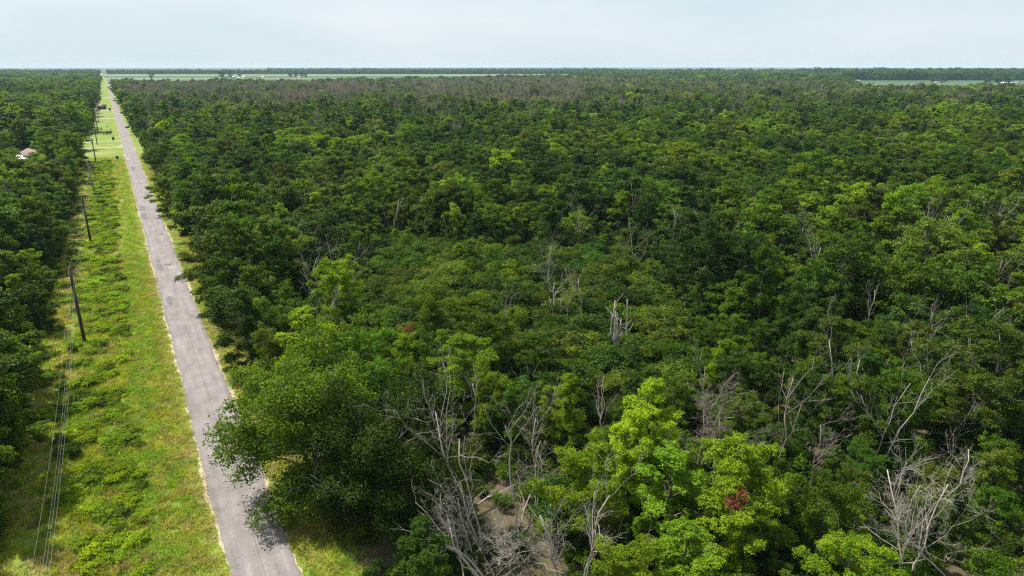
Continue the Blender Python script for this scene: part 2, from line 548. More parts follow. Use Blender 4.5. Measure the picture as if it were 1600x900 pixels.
def clump_leaves(cen, rad, flat, total, size, rng, aspect=0.62, up=0.45, rnd=0.65):
    """leaves on the shells of ellipsoidal clumps, facing out and up"""
    cen, rad = np.asarray(cen), np.asarray(rad)
    wts = rad ** 2
    cnt = np.maximum(3, (total * wts / wts.sum())).astype(int)
    idx = np.repeat(np.arange(len(cen)), cnt)
    n = len(idx)
    d = unit(rng.normal(size=(n, 3)))
    d[:, 2] = np.where(d[:, 2] < -0.35, -d[:, 2] * rng.uniform(0.2, 1, n), d[:, 2])
    d = unit(d)
    # ragged shell: a few lobes per clump
    ph = rng.uniform(0, 6.28, (len(cen), 3))[idx]
    lob = 1 + 0.22 * np.sin(d[:, 0] * 5.1 + ph[:, 0]) + 0.2 * np.sin(d[:, 1] * 6.3 + ph[:, 1]) + 0.18 * np.sin(d[:, 2] * 7.7 + ph[:, 2])
    rr = rad[idx] * lob * (0.42 + 0.58 * rng.uniform(0, 1, n) ** 0.45)
    stray = rng.uniform(0, 1, n) < 0.05
    rr = np.where(stray, rr * rng.uniform(1.05, 1.35, n), rr)
    pos = cen[idx] + d * rr[:, None] * np.array([1, 1, flat])
    nrm = unit(d * 0.55 + np.array([0, 0, up]) + rng.normal(size=(n, 3)) * rnd)
    return leaf_quads(pos, nrm, size, size * aspect, rng)


def curve(p0, d0, length, bend, rng, n=6, wand=0.06):
    """a branch line from p0 along d0, bending by the vector bend"""
    t = np.linspace(0, 1, n)[:, None]
    p = p0 + unit(d0) * length * t + np.asarray(bend) * length * t ** 2
    p[1:] += rng.normal(size=(n - 1, 3)) * wand * length * t[1:]
    return p


def make_tree(seed, style, nleaf, lsize, H=12.0, sides=6, twigs=True):
    """returns (trunk MB, crown verts, crown quads); 12 m tall, foot at the origin"""
    rng = np.random.default_rng(seed)
    mb = MB()
    R = {'broad': 5.6, 'oval': 3.6, 'column': 2.5, 'rough': 4.2, 'layer': 4.4, 'skirt': 5.6}[style]
    lean = rng.normal(size=2) * 0.5
    top = np.array([lean[0], lean[1], H * {'broad': .62, 'oval': .82, 'column': .88, 'rough': .72, 'layer': .8, 'skirt': .66}[style]])
    tt = np.linspace(0, 1, 8)[:, None]
    trunk = top * tt + np.concatenate([rng.normal(size=(8, 2)) * 0.14, np.zeros((8, 1))], 1) * (tt > 0)
    r0 = 0.26 if style != 'broad' else 0.36
    mb.tube(trunk, r0 * (1 - 0.78 * tt[:, 0]), sides)
    cen, rad = [], []
    nl = {'broad': 11, 'oval': 10, 'column': 8, 'rough': 9, 'layer': 12, 'skirt': 19}[style]
    zc = H * {'broad': .60, 'oval': .60, 'column': .58, 'rough': .60, 'layer': .58, 'skirt': .50}[style]
    rz = H * {'broad': .36, 'oval': .40, 'column': .42, 'rough': .38, 'layer': .40, 'skirt': .44}[style]
    for k in range(nl):
        f = 0.28 + 0.62 * (k + rng.uniform(0, .8)) / nl
        if style == 'broad': f = 0.35 + 0.6 * f
        if style == 'skirt': f = 0.22 + 0.75 * (k + .5) / nl
        p0 = np.array([np.interp(f, tt[:, 0], trunk[:, j]) for j in range(3)])
        az = k * 2.4 + rng.uniform(-.5, .5)
        el = math.radians({'broad': rng.uniform(5, 60), 'oval': rng.uniform(15, 60), 'column': rng.uniform(40, 75),
                           'rough': rng.uniform(15, 65), 'layer': rng.uniform(-5, 30), 'skirt': -14 + 62 * k / nl + rng.uniform(-8, 8)}[style])
        d = np.array([math.cos(az) * math.cos(el), math.sin(az) * math.cos(el), math.sin(el)])
        # length to the crown envelope
        hz = math.cos(el)
        zt = max(-1, min(1, (p0[2] + 1.5 - zc) / rz))
        env = R * math.sqrt(max(0.12, 1 - zt * zt * 0.8)) * rng.uniform(0.62, 1.02)
        ln = min(env / max(hz, 0.35), (zc + rz - p0[2]) / max(math.sin(el), 0.2) * 0.95)
        ln = max(ln, 1.0)
        lim = curve(p0, d, ln, (0, 0, 0.14), rng, 6)
        lr = r0 * 0.42 * (1 - 0.35 * f)
        mb.tube(lim, np.linspace(lr, lr * 0.28, 6), max(4, sides - 2))
        ns = {'broad': 6, 'oval': 4, 'column': 5, 'rough': 4, 'layer': 5, 'skirt': 5}[style]
        for s in range(ns):
            ft = 0.35 + 0.65 * (s + rng.uniform(0, .9)) / ns if style != 'column' else 0.15 + 0.8 * (s + rng.uniform(0, .9)) / ns
            ft = min(ft, 1.0)
            q0 = np.array([np.interp(ft, np.linspace(0, 1, 6), lim[:, j]) for j in range(3)])
            dd = unit(d * 0.7 + rng.normal(size=3) * 0.75 + np.array([0, 0, 0.25]))
            sl_ = ln * rng.uniform(0.18, 0.42) if style != 'column' else rng.uniform(.4, .9)
            sub = curve(q0, dd, sl_, (0, 0, .1), rng, 4)
            if twigs:
                mb.tube(sub, np.linspace(lr * .4, lr * .12, 4), 3, cap=False)
            cen.append(sub[-1])
            rad.append({'broad': rng.uniform(.85, 1.5), 'oval': rng.uniform(.65, 1.2), 'column': rng.uniform(.42, .85),
                        'rough': rng.uniform(.5, 1.15), 'layer': rng.uniform(.6, 1.1), 'skirt': rng.uniform(.95, 1.6)}[style])
        if style in ('rough', 'column') and twigs and rng.uniform() < 0.6:      # bare limb ends beyond the leaves
            d2 = unit(d + rng.normal(size=3) * .25)
            b2 = curve(lim[-1], d2, rng.uniform(1.0, 2.2), (0, 0, .05), rng, 4)
            mb.tube(b2, np.linspace(lr * .3, 0.012, 4), 3, cap=False)
            for _ in range(3):
                mb.tube(curve(b2[rng.integers(1, 3)], unit(d2 + rng.normal(size=3) * .6), rng.uniform(.4, .9), (0, 0, 0), rng, 3), [.02, .014, .006], 3, cap=False)
    for k in range({'broad': 4, 'oval': 4, 'column': 5, 'rough': 3, 'layer': 4, 'skirt': 4}[style]):    # head of the crown
        cen.append(np.array([top[0], top[1], H * 0.86]) + rng.normal(size=3) * np.array([R * .22, R * .22, H * .06]))
        rad.append(rng.uniform(.6, 1.1) * (1.3 if style == 'broad' else 0.9))
    if style == 'column':
        for k in range(10):
            f = rng.uniform(.3, .95)
            cen.append(np.array([np.interp(f, tt[:, 0], trunk[:, j]) for j in range(3)]) + rng.normal(size=3) * .3)
            rad.append(rng.uniform(.4, .75))
    v, q = clump_leaves(np.array(cen), np.array(rad), 0.7 if style in ('layer', 'broad') else 0.85, nleaf, lsize, rng)
    v[:, 2] = np.maximum(v[:, 2], 0.3)
    return mb, v, q


FORM_R = {'round': 4.3, 'oval': 3.3, 'column': 2.3, 'rough': 3.6, 'cone': 3.2, 'skirt': 5.6}


def profile(style, t):
    """crown radius at height fraction t"""
    R = FORM_R[style]
    if style == 'cone':
        return R * min(1.0, max(0.0, t - .06) / .14) * max(0.0, 1.02 - t) ** .75 * 1.15
    if style == 'column':
        return R * min(1.0, max(0.0, t - .08) / .15) * min(1.0, max(0.0, 1.02 - t) / .3) ** .7
    c, h = {'round': (.57, .47), 'oval': (.53, .49), 'rough': (.55, .48)}[style]
    return R * math.sqrt(max(0.0, 1 - ((t - c) / h) ** 2))


def make_wood_tree(seed, style, nleaf, lsize, H=12.0, sides=6, twigs=True):
    """forest tree leafed from near the ground to its tip; 12 m tall"""
    rng = np.random.default_rng(seed)
    mb = MB()
    lean = rng.normal(size=2) * .55
    top = np.array([lean[0], lean[1], H * .93])
    tt = np.linspace(0, 1, 9)[:, None]
    trunk = top * tt + np.concatenate([rng.normal(size=(9, 2)) * .16, np.zeros((9, 1))], 1) * (tt > 0)
    mb.tube(trunk, .21 * (1 - .85 * tt[:, 0]), sides)
    on = lambda f: np.array([np.interp(f, tt[:, 0], trunk[:, j]) for j in range(3)])
    cen, rad = [], []
    nl = {'round': 24, 'oval': 22, 'column': 20, 'rough': 17, 'cone': 22}[style]
    tilt = rng.uniform(0, 6.28)
    for k in range(nl):
        f = .12 + .84 * ((k + rng.uniform(.1, .9)) / nl) ** .9
        az = k * 2.4 + rng.uniform(-.6, .6)
        r = profile(style, f) * rng.uniform(.68, 1.06) * (1 + .16 * math.cos(az - tilt))
        if style == 'rough': r *= rng.uniform(.6, 1.2)
        f0 = max(.08, f - rng.uniform(.05, .17))
        p0 = on(f0)
        e = np.array([p0[0] + math.cos(az) * r, p0[1] + math.sin(az) * r, f * H + rng.normal() * .3])
        ln = np.linalg.norm(e - p0) + .1
        lim = curve(p0, e - p0, ln, (0, 0, .04), rng, 5, .04)
        lr = .085 * (1.15 - f)
        mb.tube(lim, np.linspace(lr, lr * .3, 5), max(3, sides - 2), cap=False)
        ns = 2 + int(r * 1.1)
        for s_ in range(ns):
            ft = min(1.0, .35 + .65 * (s_ + rng.uniform(.2, 1)) / ns)
            q0 = np.array([np.interp(ft, np.linspace(0, 1, 5), lim[:, j]) for j in range(3)])
            e2 = q0 + rng.normal(size=3) * np.array([.45, .45, .35]) * (.5 + .16 * r)
            if twigs: mb.tube(np.stack([q0, (q0 + e2) / 2 + rng.normal(size=3) * .05, e2]), [lr * .4, lr * .25, lr * .1], 3, cap=False)
            cen.append(e2)
            rad.append(rng.uniform(.38, .86) * (.8 if style == 'column' else 1.0))
        if twigs and rng.uniform() < (.35 if style in ('rough', 'column') else .1):      # bare limb ends beyond the leaves
            d2 = unit(e - p0 + np.array([0, 0, 1.2]))
            b2 = curve(e, d2, rng.uniform(.7, 1.9), (0, 0, .1), rng, 4)
            mb.tube(b2, np.linspace(.035, .01, 4), 3, cap=False)
            for _ in range(2):
                mb.tube(curve(b2[rng.integers(1, 3)], unit(d2 + rng.normal(size=3) * .6), rng.uniform(.3, .8), (0, 0, 0), rng, 3), [.02, .014, .006], 3, cap=False)
    for k in range(5):
        cen.append(on(.97) + rng.normal(size=3) * np.array([.45, .45, .4]) + np.array([0, 0, .2]))
        rad.append(rng.uniform(.35, .7))
    v, q = clump_leaves(np.array(cen), np.array(rad), .85, nleaf, lsize, rng, up=.3, rnd=.6)
    v[:, 2] = np.maximum(v[:, 2], .3)
    return mb, v, q


def make_bush(seed, nleaf, lsize, H, R, stems=7):
    rng = np.random.default_rng(seed)
    mb = MB()
    cen, rad = [], []
    for k in range(stems):
        az, sp = k * 2.4 + rng.uniform(-.4, .4), rng.uniform(.25, .85)
        hh = H * rng.uniform(.55, .92) * (1 - .35 * sp)
        end = np.array([math.cos(az) * R * sp, math.sin(az) * R * sp, hh])
        p0 = np.array([math.cos(az) * .1, math.sin(az) * .1, 0])
        ln = np.linalg.norm(end - p0)
        c = curve(p0, end - p0, ln, (0, 0, 0), rng, 5, .05)
        mb.tube(c, np.linspace(.045, .012, 5) * (H / 3), 4, cap=False)
        cen.append(c[-1]); rad.append(R * rng.uniform(.24, .42))
        for s in range(3):
            q0 = c[rng.integers(1, 4)]
            e = q0 + unit(rng.normal(size=3) + np.array([0, 0, .4])) * R * rng.uniform(.25, .5)
            e[2] = max(e[2], H * .12)
            mb.tube(np.stack([q0, (q0 + e) / 2 + rng.normal(size=3) * .05, e]), [.02, .014, .008], 3, cap=False)
            cen.append(e); rad.append(R * rng.uniform(.2, .36))
    v, q = clump_leaves(np.array(cen), np.array(rad), .75, nleaf, lsize, rng)
    v[:, 2] = np.maximum(v[:, 2], .05)
    return mb, v, q


def make_dead(seed, H, spread=0.5, depth=4, r0=0.16, fork=1, twig=1.0, droop=0.0, leanv=(0, 0)):
    """a leafless tree of tapering, forking limbs"""
    rng = np.random.default_rng(seed)
    mb = MB()
    r0 *= .62

    def grow(p, d, ln, r, lev):
        n = 7 if lev == 0 else 5 if lev < 3 else 3
        c = curve(p, d, ln, (0, 0, 0.06 - droop * lev * .12), rng, n, .05 if lev else .025)
        mb.tube(c, np.linspace(r, r * (.34 if lev else .42), n), 7 if lev == 0 else 5 if lev == 1 else 3, cap=lev < 2)
        if lev >= depth: return
        nb = int(round([7, 5, 4, 3][min(lev, 3)] * twig * rng.uniform(.7, 1.3)))
        for k in range(max(1, nb)):
            f = rng.uniform(.35 if lev == 0 else .2, 1.0)
            q0 = np.array([np.interp(f, np.linspace(0, 1, n), c[:, j]) for j in range(3)])
            dd = unit(unit(d) * (1 - spread * .4) + rng.normal(size=3) * spread + np.array([0, 0, .12 - droop * .3]))
            grow(q0, dd, ln * rng.uniform(.28, .52), max(.006, r * (1 - .6 * f) * rng.uniform(.4, .62)), lev + 1)

    for k in range(fork):
        d = np.array([leanv[0], leanv[1], 1.0]) + (rng.normal(size=3) * np.array([.16, .16, 0]) if fork > 1 else 0)
        grow(np.array([rng.normal() * .25, rng.normal() * .25, 0]) * (fork > 1), unit(d), H * rng.uniform(.75, 1.0) if k else H, r0 * (rng.uniform(.6, 1) if k else 1), 0)
    return mb


def make_snag(seed, H, stems, r0=.15):
    """standing broken trunks with short stubs"""
    rng = np.random.default_rng(seed)
    mb = MB()
    for k in range(stems):
        h = H * (1 if k == 0 else rng.uniform(.55, .95))
        p0 = np.array([*(rng.normal(size=2) * (.42 if k else 0)), 0])
        c = curve(p0, np.array([*(rng.normal(size=2) * .06), 1]), h, (0, 0, 0), rng, 7, .012)
        r = r0 * (1 if k == 0 else rng.uniform(.55, .9))
        mb.tube(c, np.linspace(r, r * .45, 7), 7)
        for s in range(rng.integers(7, 13)):
            f = rng.uniform(.2, .95)
            q0 = np.array([np.interp(f, np.linspace(0, 1, 7), c[:, j]) for j in range(3)])
            a = rng.uniform(0, 6.28)
            d = np.array([math.cos(a), math.sin(a), rng.uniform(.2, 1.6)])
            ln = rng.uniform(.3, 1.0) if rng.uniform() < .75 else rng.uniform(1.2, 2.2)
            b = curve(q0, d, ln, (0, 0, .2), rng, 4, .04)
            mb.tube(b, np.linspace(r * .42, r * .12, 4), 4)
    return mb


STY = ['round', 'oval', 'column', 'rough', 'cone', 'oval', 'round', 'rough', 'skirt']


def form(name, tree):
    mb, v, q = tree
    return mb.mesh(name + '_trunk', BARK, True), mesh_np(name + '_crown', v, q, None, LEAF['mid'])


NEAR = [form('near', make_wood_tree(100 + k, s, 48000 if s == 'round' else 38000, .17)) for k, s in enumerate(STY[:8])]
NEAR.append(form('near', make_tree(108, 'skirt', 62000, .205)))
MIDF = [form('mid', make_wood_tree(200 + k, s, 10500 if s == 'round' else 8500, .34, sides=5)) for k, s in enumerate(STY[:8])]
FARF = [form('far', make_wood_tree(300 + k, s, 2400, .70, sides=4, twigs=False)) for k, s in enumerate(['round', 'oval', 'column', 'rough', 'oval', 'cone'])]
BUSH = [form('bush', make_bush(400 + k, 5200, .20, 3.6, 2.3)) for k in range(5)]
LOWB = [form('lowbush', make_bush(420 + k, 1500, .17, 1.0, 1.0, 6)) for k in range(4)]


def place(name, trunk_me, crown_me, mat, x, y, s, rz, z=0.0, sxy=1.0, parts=('trunk', 'crown')):
    """one plant: an Empty at its foot with its wood and its foliage as parts"""
    e = empty(name, (x, y, z), rz)
    e.scale = (s * sxy, s * sxy, s)
    t = link(bpy.data.objects.new(parts[0], trunk_me), e)
    c = link(bpy.data.objects.new(parts[1], crown_me), e)
    c.material_slots[0].link = 'OBJECT'
    c.material_slots[0].material = mat
    return e


def source_collection(name, items):
    """forms kept out of the scene, in order, for the countless plants of one mass; items = [(trunk, crown, material)]"""
    c = bpy.data.collections.new(name)
    for k, (t, cr, m) in enumerate(items):
        mbm = bpy.data.meshes.new('%s_form' % name)
        n1, n2 = (len(t.vertices) if t else 0), len(cr.vertices)
        vs_ = np.zeros((n1 + n2) * 3, np.float32)
        if t: t.vertices.foreach_get('co', vs_[:n1 * 3])
        tmp = np.zeros(n2 * 3, np.float32)
        cr.vertices.foreach_get('co', tmp)
        vs_[n1 * 3:] = tmp

        def faces(me, off):
            ls = np.zeros(len(me.polygons), np.int32); lt = np.zeros(len(me.polygons), np.int32)
            vi = np.zeros(len(me.loops), np.int32)
            me.polygons.foreach_get('loop_start', ls); me.polygons.foreach_get('loop_total', lt)
            me.loops.foreach_get('vertex_index', vi)
            qs = ls[lt == 4]; ts = ls[lt == 3]
            return (vi[qs[:, None] + np.arange(4)] + off, vi[ts[:, None] + np.arange(3)] + off)
        q2, t2 = faces(cr, n1)
        if t:
            q1, t1 = faces(t, 0)
            qq, tt_ = np.concatenate([q1, q2]), np.concatenate([t1, t2])
        else:
            qq, tt_ = q2, t2
            q1 = t1 = np.zeros((0, 3))
        me = mesh_np('%s_form' % name, vs_.reshape(-1, 3), qq, tt_)
        me.materials.append(m)
        me.materials.append(BARK)
        if t:
            mi = np.zeros(len(me.polygons), np.int32)
            mi[:len(q1)] = 1
            mi[len(qq):len(qq) + len(t1)] = 1
            me.polygons.foreach_set('material_index', mi)
        o = bpy.data.objects.new('%s_%03d' % (name, k), me)
        c.objects.link(o)
    return c


def scatter(name, coll, pts, rot, scl, idx, label, cat, tilt=None):
    """one mass of uncountable plants: points carrying form, turn and size"""
    n = len(pts)
    me = bpy.data.meshes.new(name)
    me.vertices.add(n)
    me.vertices.foreach_set('co', np.asarray(pts, np.float32).ravel())
    a = me.attributes.new('turn', 'FLOAT_VECTOR', 'POINT')
    rv = np.zeros((n, 3), np.float32)
    rv[:, 2] = rot
    if tilt is not None: rv[:, :2] = tilt
    a.data.foreach_set('vector', rv.ravel())
    a = me.attributes.new('size', 'FLOAT_VECTOR', 'POINT')
    scl = np.asarray(scl, np.float32)
    if scl.ndim == 1: scl = np.repeat(scl[:, None], 3, 1)
    a.data.foreach_set('vector', np.ascontiguousarray(scl, dtype=np.float32).ravel())
    a = me.attributes.new('form', 'INT', 'POINT')
    a.data.foreach_set('value', np.asarray(idx, np.int32))
    o = link(bpy.data.objects.new(name, me))
    ng = bpy.data.node_groups.new(name + '_nodes', 'GeometryNodeTree')
    ng.interface.new_socket('Geometry', in_out='INPUT', socket_type='NodeSocketGeometry')
    ng.interface.new_socket('Geometry', in_out='OUTPUT', socket_type='NodeSocketGeometry')
    N, L = ng.nodes, ng.links
    gi, go = N.new('NodeGroupInput'), N.new('NodeGroupOutput')
    ci = N.new('GeometryNodeCollectionInfo')
    ci.inputs['Collection'].default_value = coll
    ci.inputs['Separate Children'].default_value = True
    ci.inputs['Reset Children'].default_value = True
    ip = N.new('GeometryNodeInstanceOnPoints')
    ip.inputs['Pick Instance'].default_value = True

    def attr(nm, ty):
        k = N.new('GeometryNodeInputNamedAttribute')
        k.data_type = ty
        k.inputs['Name'].default_value = nm
        return k.outputs['Attribute']
    er = N.new('FunctionNodeEulerToRotation')
    L.new(attr('turn', 'FLOAT_VECTOR'), er.inputs[0])
    L.new(gi.outputs[0], ip.inputs['Points'])
    L.new(ci.outputs[0], ip.inputs['Instance'])
    L.new(attr('form', 'INT'), ip.inputs['Instance Index'])
    L.new(er.outputs[0], ip.inputs['Rotation'])
    L.new(attr('size', 'FLOAT_VECTOR'), ip.inputs['Scale'])
    L.new(ip.outputs[0], go.inputs[0])
    md = o.modifiers.new('plants', 'NODES')
    md.node_group = ng
    tag(o, label, cat, kind='stuff')
    return o


# ------------------------------------------------------------------ single trees that the photograph singles out
HERO = []          # (x, y, radius) kept clear of the filler trees
W2 = {'n': 0}


def hero(px, py, zc, H, R, f, mat, label, rz=None, group=None, cat='tree', name='broadleaf_tree'):
    """px, py is the middle of the crown as seen, zc its height"""
    x, y = at(px, py, zc)
    baseR = FORM_R[STY[f]]
    d = math.hypot(x, y)
    tm, cm = (NEAR if d < 115 else MIDF)[f]
    s = H / 12.0
    W2['n'] += 1
    e = place(name, tm, cm, LEAF[mat], x, y, s, W2['n'] * 1.7 if rz is None else rz, sxy=R / baseR / s)
    tag(e, label, cat, group)
    HERO.append((x, y, R * 0.62))
    return e


H_LIST = [
    (484, 672, 6.4, 12.5, 6.2, 8, 'mid', 'large rounded green tree hanging over the road near the bottom edge'),
    (622, 715, 6.2, 12.0, 5.2, 8, 'dark', 'dense dark green tree behind the big tree that hangs over the road'),
    (390, 505, 6.5, 11.0, 4.4, 1, 'dark', 'dark green roadside tree just beyond the big overhanging tree'),
    (470, 522, 7.0, 11.5, 4.4, 0, 'mid', 'rounded bright-topped green tree one row in from the road'),
    (527, 448, 6.2, 10.5, 3.4, 5, 'yellow', 'lone yellow-green tree with a bare grey trunk beside the scrub thicket'),
    (345, 412, 7.0, 11.5, 5.4, 0, 'olive', 'broad olive tree at the road edge level with the pale road patches'),
    (430, 396, 7.4, 12.5, 6.0, 6, 'olive', 'broad olive tree second from the road, level with the pale road patches'),
    (488, 372, 7.0, 11.5, 4.6, 1, 'dark', 'dark green tree third from the road, beside the two broad olive trees'),
    (256, 300, 6.0, 10.5, 4.0, 0, 'fresh', 'fresh green tree whose crown juts over the road edge beyond the patches'),
    (742, 512, 6.6, 11.0, 4.6, 3, 'fresh', 'bright sunlit tree standing above the near edge of the scrub thicket'),
    (672, 502, 6.4, 10.5, 3.2, 5, 'fresh', 'narrow bright green tree with a withered red spray on its side'),
    (722, 588, 6.2, 10.5, 3.8, 3, 'fresh', 'lower sunlit tree in front of the bright tree by the scrub'),
    (570, 590, 6.6, 11.5, 4.6, 6, 'mid', 'green tree behind the big overhanging tree, with pale bare limbs beside it'),
    (995, 668, 8.4, 12.0, 2.6, 2, 'yellow', 'tall narrow yellow-green tree rising above the bottom centre thicket'),
    (912, 738, 6.8, 10.0, 3.4, 7, 'yellow', 'yellow-green tree above the whitened snags at the bottom centre'),
    (1058, 752, 6.2, 9.5, 2.6, 2, 'fresh', 'leafy upright tree with a leaning pale trunk, right of the narrow yellow-green one'),
    (1170, 752, 7.0, 11.0, 3.6, 7, 'yellow', 'big yellow-green tree with a rust-red withered spray in its crown'),
    (1130, 838, 5.0, 8.5, 2.4, 2, 'yellow', 'smaller yellow-green tree below the one with the rust-red spray'),
    (1292, 812, 5.5, 9.0, 2.6, 5, 'mid', 'compact green tree between the big yellow-green tree and the dead tangle'),
    (1330, 902, 4.6, 7.5, 3.2, 6, 'yellow', 'low bright yellow-green tree cut by the bottom edge beside the dead tangle'),
    (985, 905, 4.4, 7.5, 2.8, 3, 'yellow', 'low yellow-green tree cut by the bottom edge right of the whitened snags'),
    (1075, 905, 4.4, 7.5, 2.4, 2, 'fresh', 'low fresh green tree cut by the bottom edge below the big yellow-green tree'),
    (722, 752, 5.0, 8.5, 1.7, 2, 'fresh', 'small tufted tree standing over the brown clearing'),
    (1540, 590, 7.4, 13.0, 6.4, 0, 'olive', 'large round olive tree with a domed crown at the right edge'),
    (1100, 408, 8.0, 14.0, 6.6, 6, 'dark', 'tall dark tree beyond the right end of the scrub thicket'),
    (1160, 420, 7.6, 13.0, 5.0, 0, 'dark', 'dark rounded tree touching the tall dark one beyond the scrub'),
    (1450, 395, 7.5, 13.0, 6.0, 6, 'olive', 'wide olive tree in the middle distance near the right edge'),
    (1350, 445, 6.5, 10.5, 3.8, 1, 'mid', 'pointed green tree standing apart in the right half of the forest'),
    (1260, 445, 5.5, 9.5, 3.2, 3, 'fresh', 'sparse yellowish tree right of the tall dark tree'),
    (1300, 560, 6.0, 10.5, 4.6, 3, 'mid', 'ragged green tree with pale forked limbs left of the round olive tree'),
    (720, 305, 6.5, 11.5, 4.8, 0, 'fresh', 'bright green rounded tree standing out of the dark forest past the scrub'),
    (840, 555, 4.5, 7.5, 2.8, 3, 'dark', 'small dark tree with a pale broken limb in front of the twin snags'),
]
hero_objs = [hero(*h) for h in H_LIST]
SHORT = ['the tree overhanging the road', 'the dense tree by the overhanging one', 'the roadside tree past the overhanging one', 'the bright-topped rounded tree',
         'the lone yellow-green tree', 'the roadside olive tree', 'the second olive tree from the road', 'the dark tree by the olive pair', 'the tree jutting over the road',
         'the bright tree above the scrub', 'the tree with the red spray', 'the lower sunlit tree', 'the tree with pale limbs',
         'the tall narrow yellow-green tree', 'the yellow-green tree over the snags', 'the tree with the leaning pale trunk', 'the rust-sprayed yellow-green tree',
         'the smaller yellow-green tree', 'the compact green tree', 'the low tree at the bottom edge', 'the low tree by the snags', 'the low fresh green tree',
         'the small tufted tree', 'the round olive tree', 'the tall dark tree', 'the dark rounded tree', 'the wide olive tree', 'the pointed green tree',
         'the sparse yellowish tree', 'the ragged forked tree', 'the bright rounded tree', 'the small dark tree']
LAND = [(h.location.x, h.location.y, t) for h, t in zip(hero_objs, SHORT)]
LAND += [(*at(px, py), t) for px, py, t in [
    (864, 505, 'the farther grey trunks'), (962, 546, 'the nearer grey trunks'), (780, 830, 'the brown clearing'), (1430, 900, 'the dead twig tangle'),
    (1355, 520, 'the lone bare trunk'), (1052, 385, 'the drooping bare tree'), (1402, 360, 'the pale forked bare tree'), (610, 345, 'the short bare trunk')]]
POLES_AT = [(-7.9, y, t) for y, t in ((104.4, 'the nearest power pole'), (167.8, 'the second power pole'), (60, 'the bottom left wires'))]
PENDING = []


def describe(o, what, x, y, cat, group):
    """label a plant by its look and by the landmark next to it"""
    ls = POLES_AT if x < 0 else LAND
    lx, ly, t = min(ls, key=lambda q: (q[0] - x) ** 2 + (q[1] - y) ** 2)
    (r1, f1), (r2, f2) = cam_rf(x, y), cam_rf(lx, ly)
    dr, df = r1 - r2 * f1 / max(f2, 1), f1 - f2
    rel = ('behind' if df > 0 else 'in front of') if abs(df) > abs(dr) * 1.2 else ('right of' if dr > 0 else 'left of')
    tag(o, None, cat, group)
    PENDING.append((o, what, '%s %s' % (rel, t), math.hypot(lx - x, ly - y)))


def settle_labels():
    by = {}
    for o, what, place_, d in PENDING:
        by.setdefault((what, place_), []).append((d, o))
    for (what, place_), ls in by.items():
        ls.sort(key=lambda q: q[0])
        n = len(ls)
        for k, (d, o) in enumerate(ls):
            if n == 1: p = ''
            elif n == 2: p = ('nearer ', 'farther ')[k]
            else: p = ('nearest ', 'second ', 'third ', 'fourth ', 'fifth ', 'sixth ', 'seventh ', 'eighth ', 'ninth ', 'tenth ', 'eleventh ', 'twelfth ', 'thirteenth ', 'fourteenth ', 'fifteenth ', 'sixteenth ', 'seventeenth ', 'eighteenth ', 'nineteenth ', 'twentieth ')[min(k, 19)] if k < n - 1 else 'farthest '
            o['label'] = p + what + ' ' + place_


# withered sprays on two of those trees
def withered(parent, px, py, z, R, n):
    rng = np.random.default_rng(int(px))
    bx, by = parent.location.x, parent.location.y
    want = math.hypot(bx, by) - z                     # z: how far in front of the trunk it hangs
    z = min(np.linspace(2, 14, 121), key=lambda h: abs(math.hypot(*at(px, py, h)) - want))
    x, y = at(px, py, z)
    cen = np.array([[x, y, z]]) + rng.normal(size=(9, 3)) * R * np.array([.3, .3, .55])
    v, q = clump_leaves(cen, rng.uniform(.3, .55, 9) * R, 1.2, n, .2, rng, .35)
    o = link(bpy.data.objects.new('withered_leaves', mesh_np('withered_leaves', v, q, None, LEAF['rust'])))
    o.parent = parent
    bpy.context.view_layer.update()
    o.matrix_parent_inverse = parent.matrix_world.inverted()
    o['label'] = 'rust-red withered spray of leaves'


withered(hero_objs[10], 642, 523, 4.4, 1.0, 900)
withered(hero_objs[16], 1150, 787, 3.9, .75, 900)


# ------------------------------------------------------------------ leafless trees
DEAD_N = {'n': 0}


def dead(px, py, z, H, label, mat=DEADWOOD, stems=0, seed=None, tilt=0.0, tdir=0.0, group=None, rz=0.0, name='dead_tree', **kw):
    """px, py: its foot at height z; tilt leans it towards azimuth tdir"""
    x, y = at(px, py, z)
    DEAD_N['n'] += 1
    mb = make_snag(700 + DEAD_N['n'], H, stems, kw.get('r0', .15)) if stems else make_dead(seed or 700 + DEAD_N['n'], H, **kw)
    o = mb.obj(name, mat, None, True)
    o.location = (x, y, 0)
    from mathutils import Matrix
    ax = Vector((-math.sin(tdir), math.cos(tdir), 0))
    o.rotation_euler = (Matrix.Rotation(tilt, 3, ax) @ Matrix.Rotation(rz, 3, 'Z')).to_euler()
    tag(o, label, 'dead tree', group)
    HERO.append((x, y, 1.0))
    return o


R_ = math.radians
dead(915, 940, 0, 8.5, 'whitened bare snag with upright forks in the bottom centre', spread=.42, depth=3, r0=.15, fork=2, twig=.9)
dead(905, 945, 0, 7.5, 'whitened bare snag leaning left beside the forked one', spread=.4, depth=3, r0=.12, tilt=R_(20), tdir=R_(160), twig=.8)
dead(800, 960, 0, 8.5, 'bleached leaning trunk over the brown clearing', spread=.35, depth=3, r0=.14, tilt=R_(30), tdir=R_(165), twig=.6)
dead(850, 915, 0, 5.5, 'thin bare sapling cluster between the bleached trunk and the snags', spread=.4, depth=3, r0=.06, fork=4, twig=.8)
dead(775, 905, 0, 5.2, 'grey tangle of fallen branches on the brown clearing', DEADWOOD, spread=.75, depth=4, r0=.12, tilt=R_(55), tdir=R_(100), twig=1.25, name='fallen_tree')
dead(745, 880, 0, 4.6, 'grey heap of dead twigs at the dark edge of the brown clearing', DEADWOOD, spread=.85, depth=4, r0=.10, tilt=R_(35), tdir=R_(-60), twig=1.2, fork=2, name='fallen_tree')
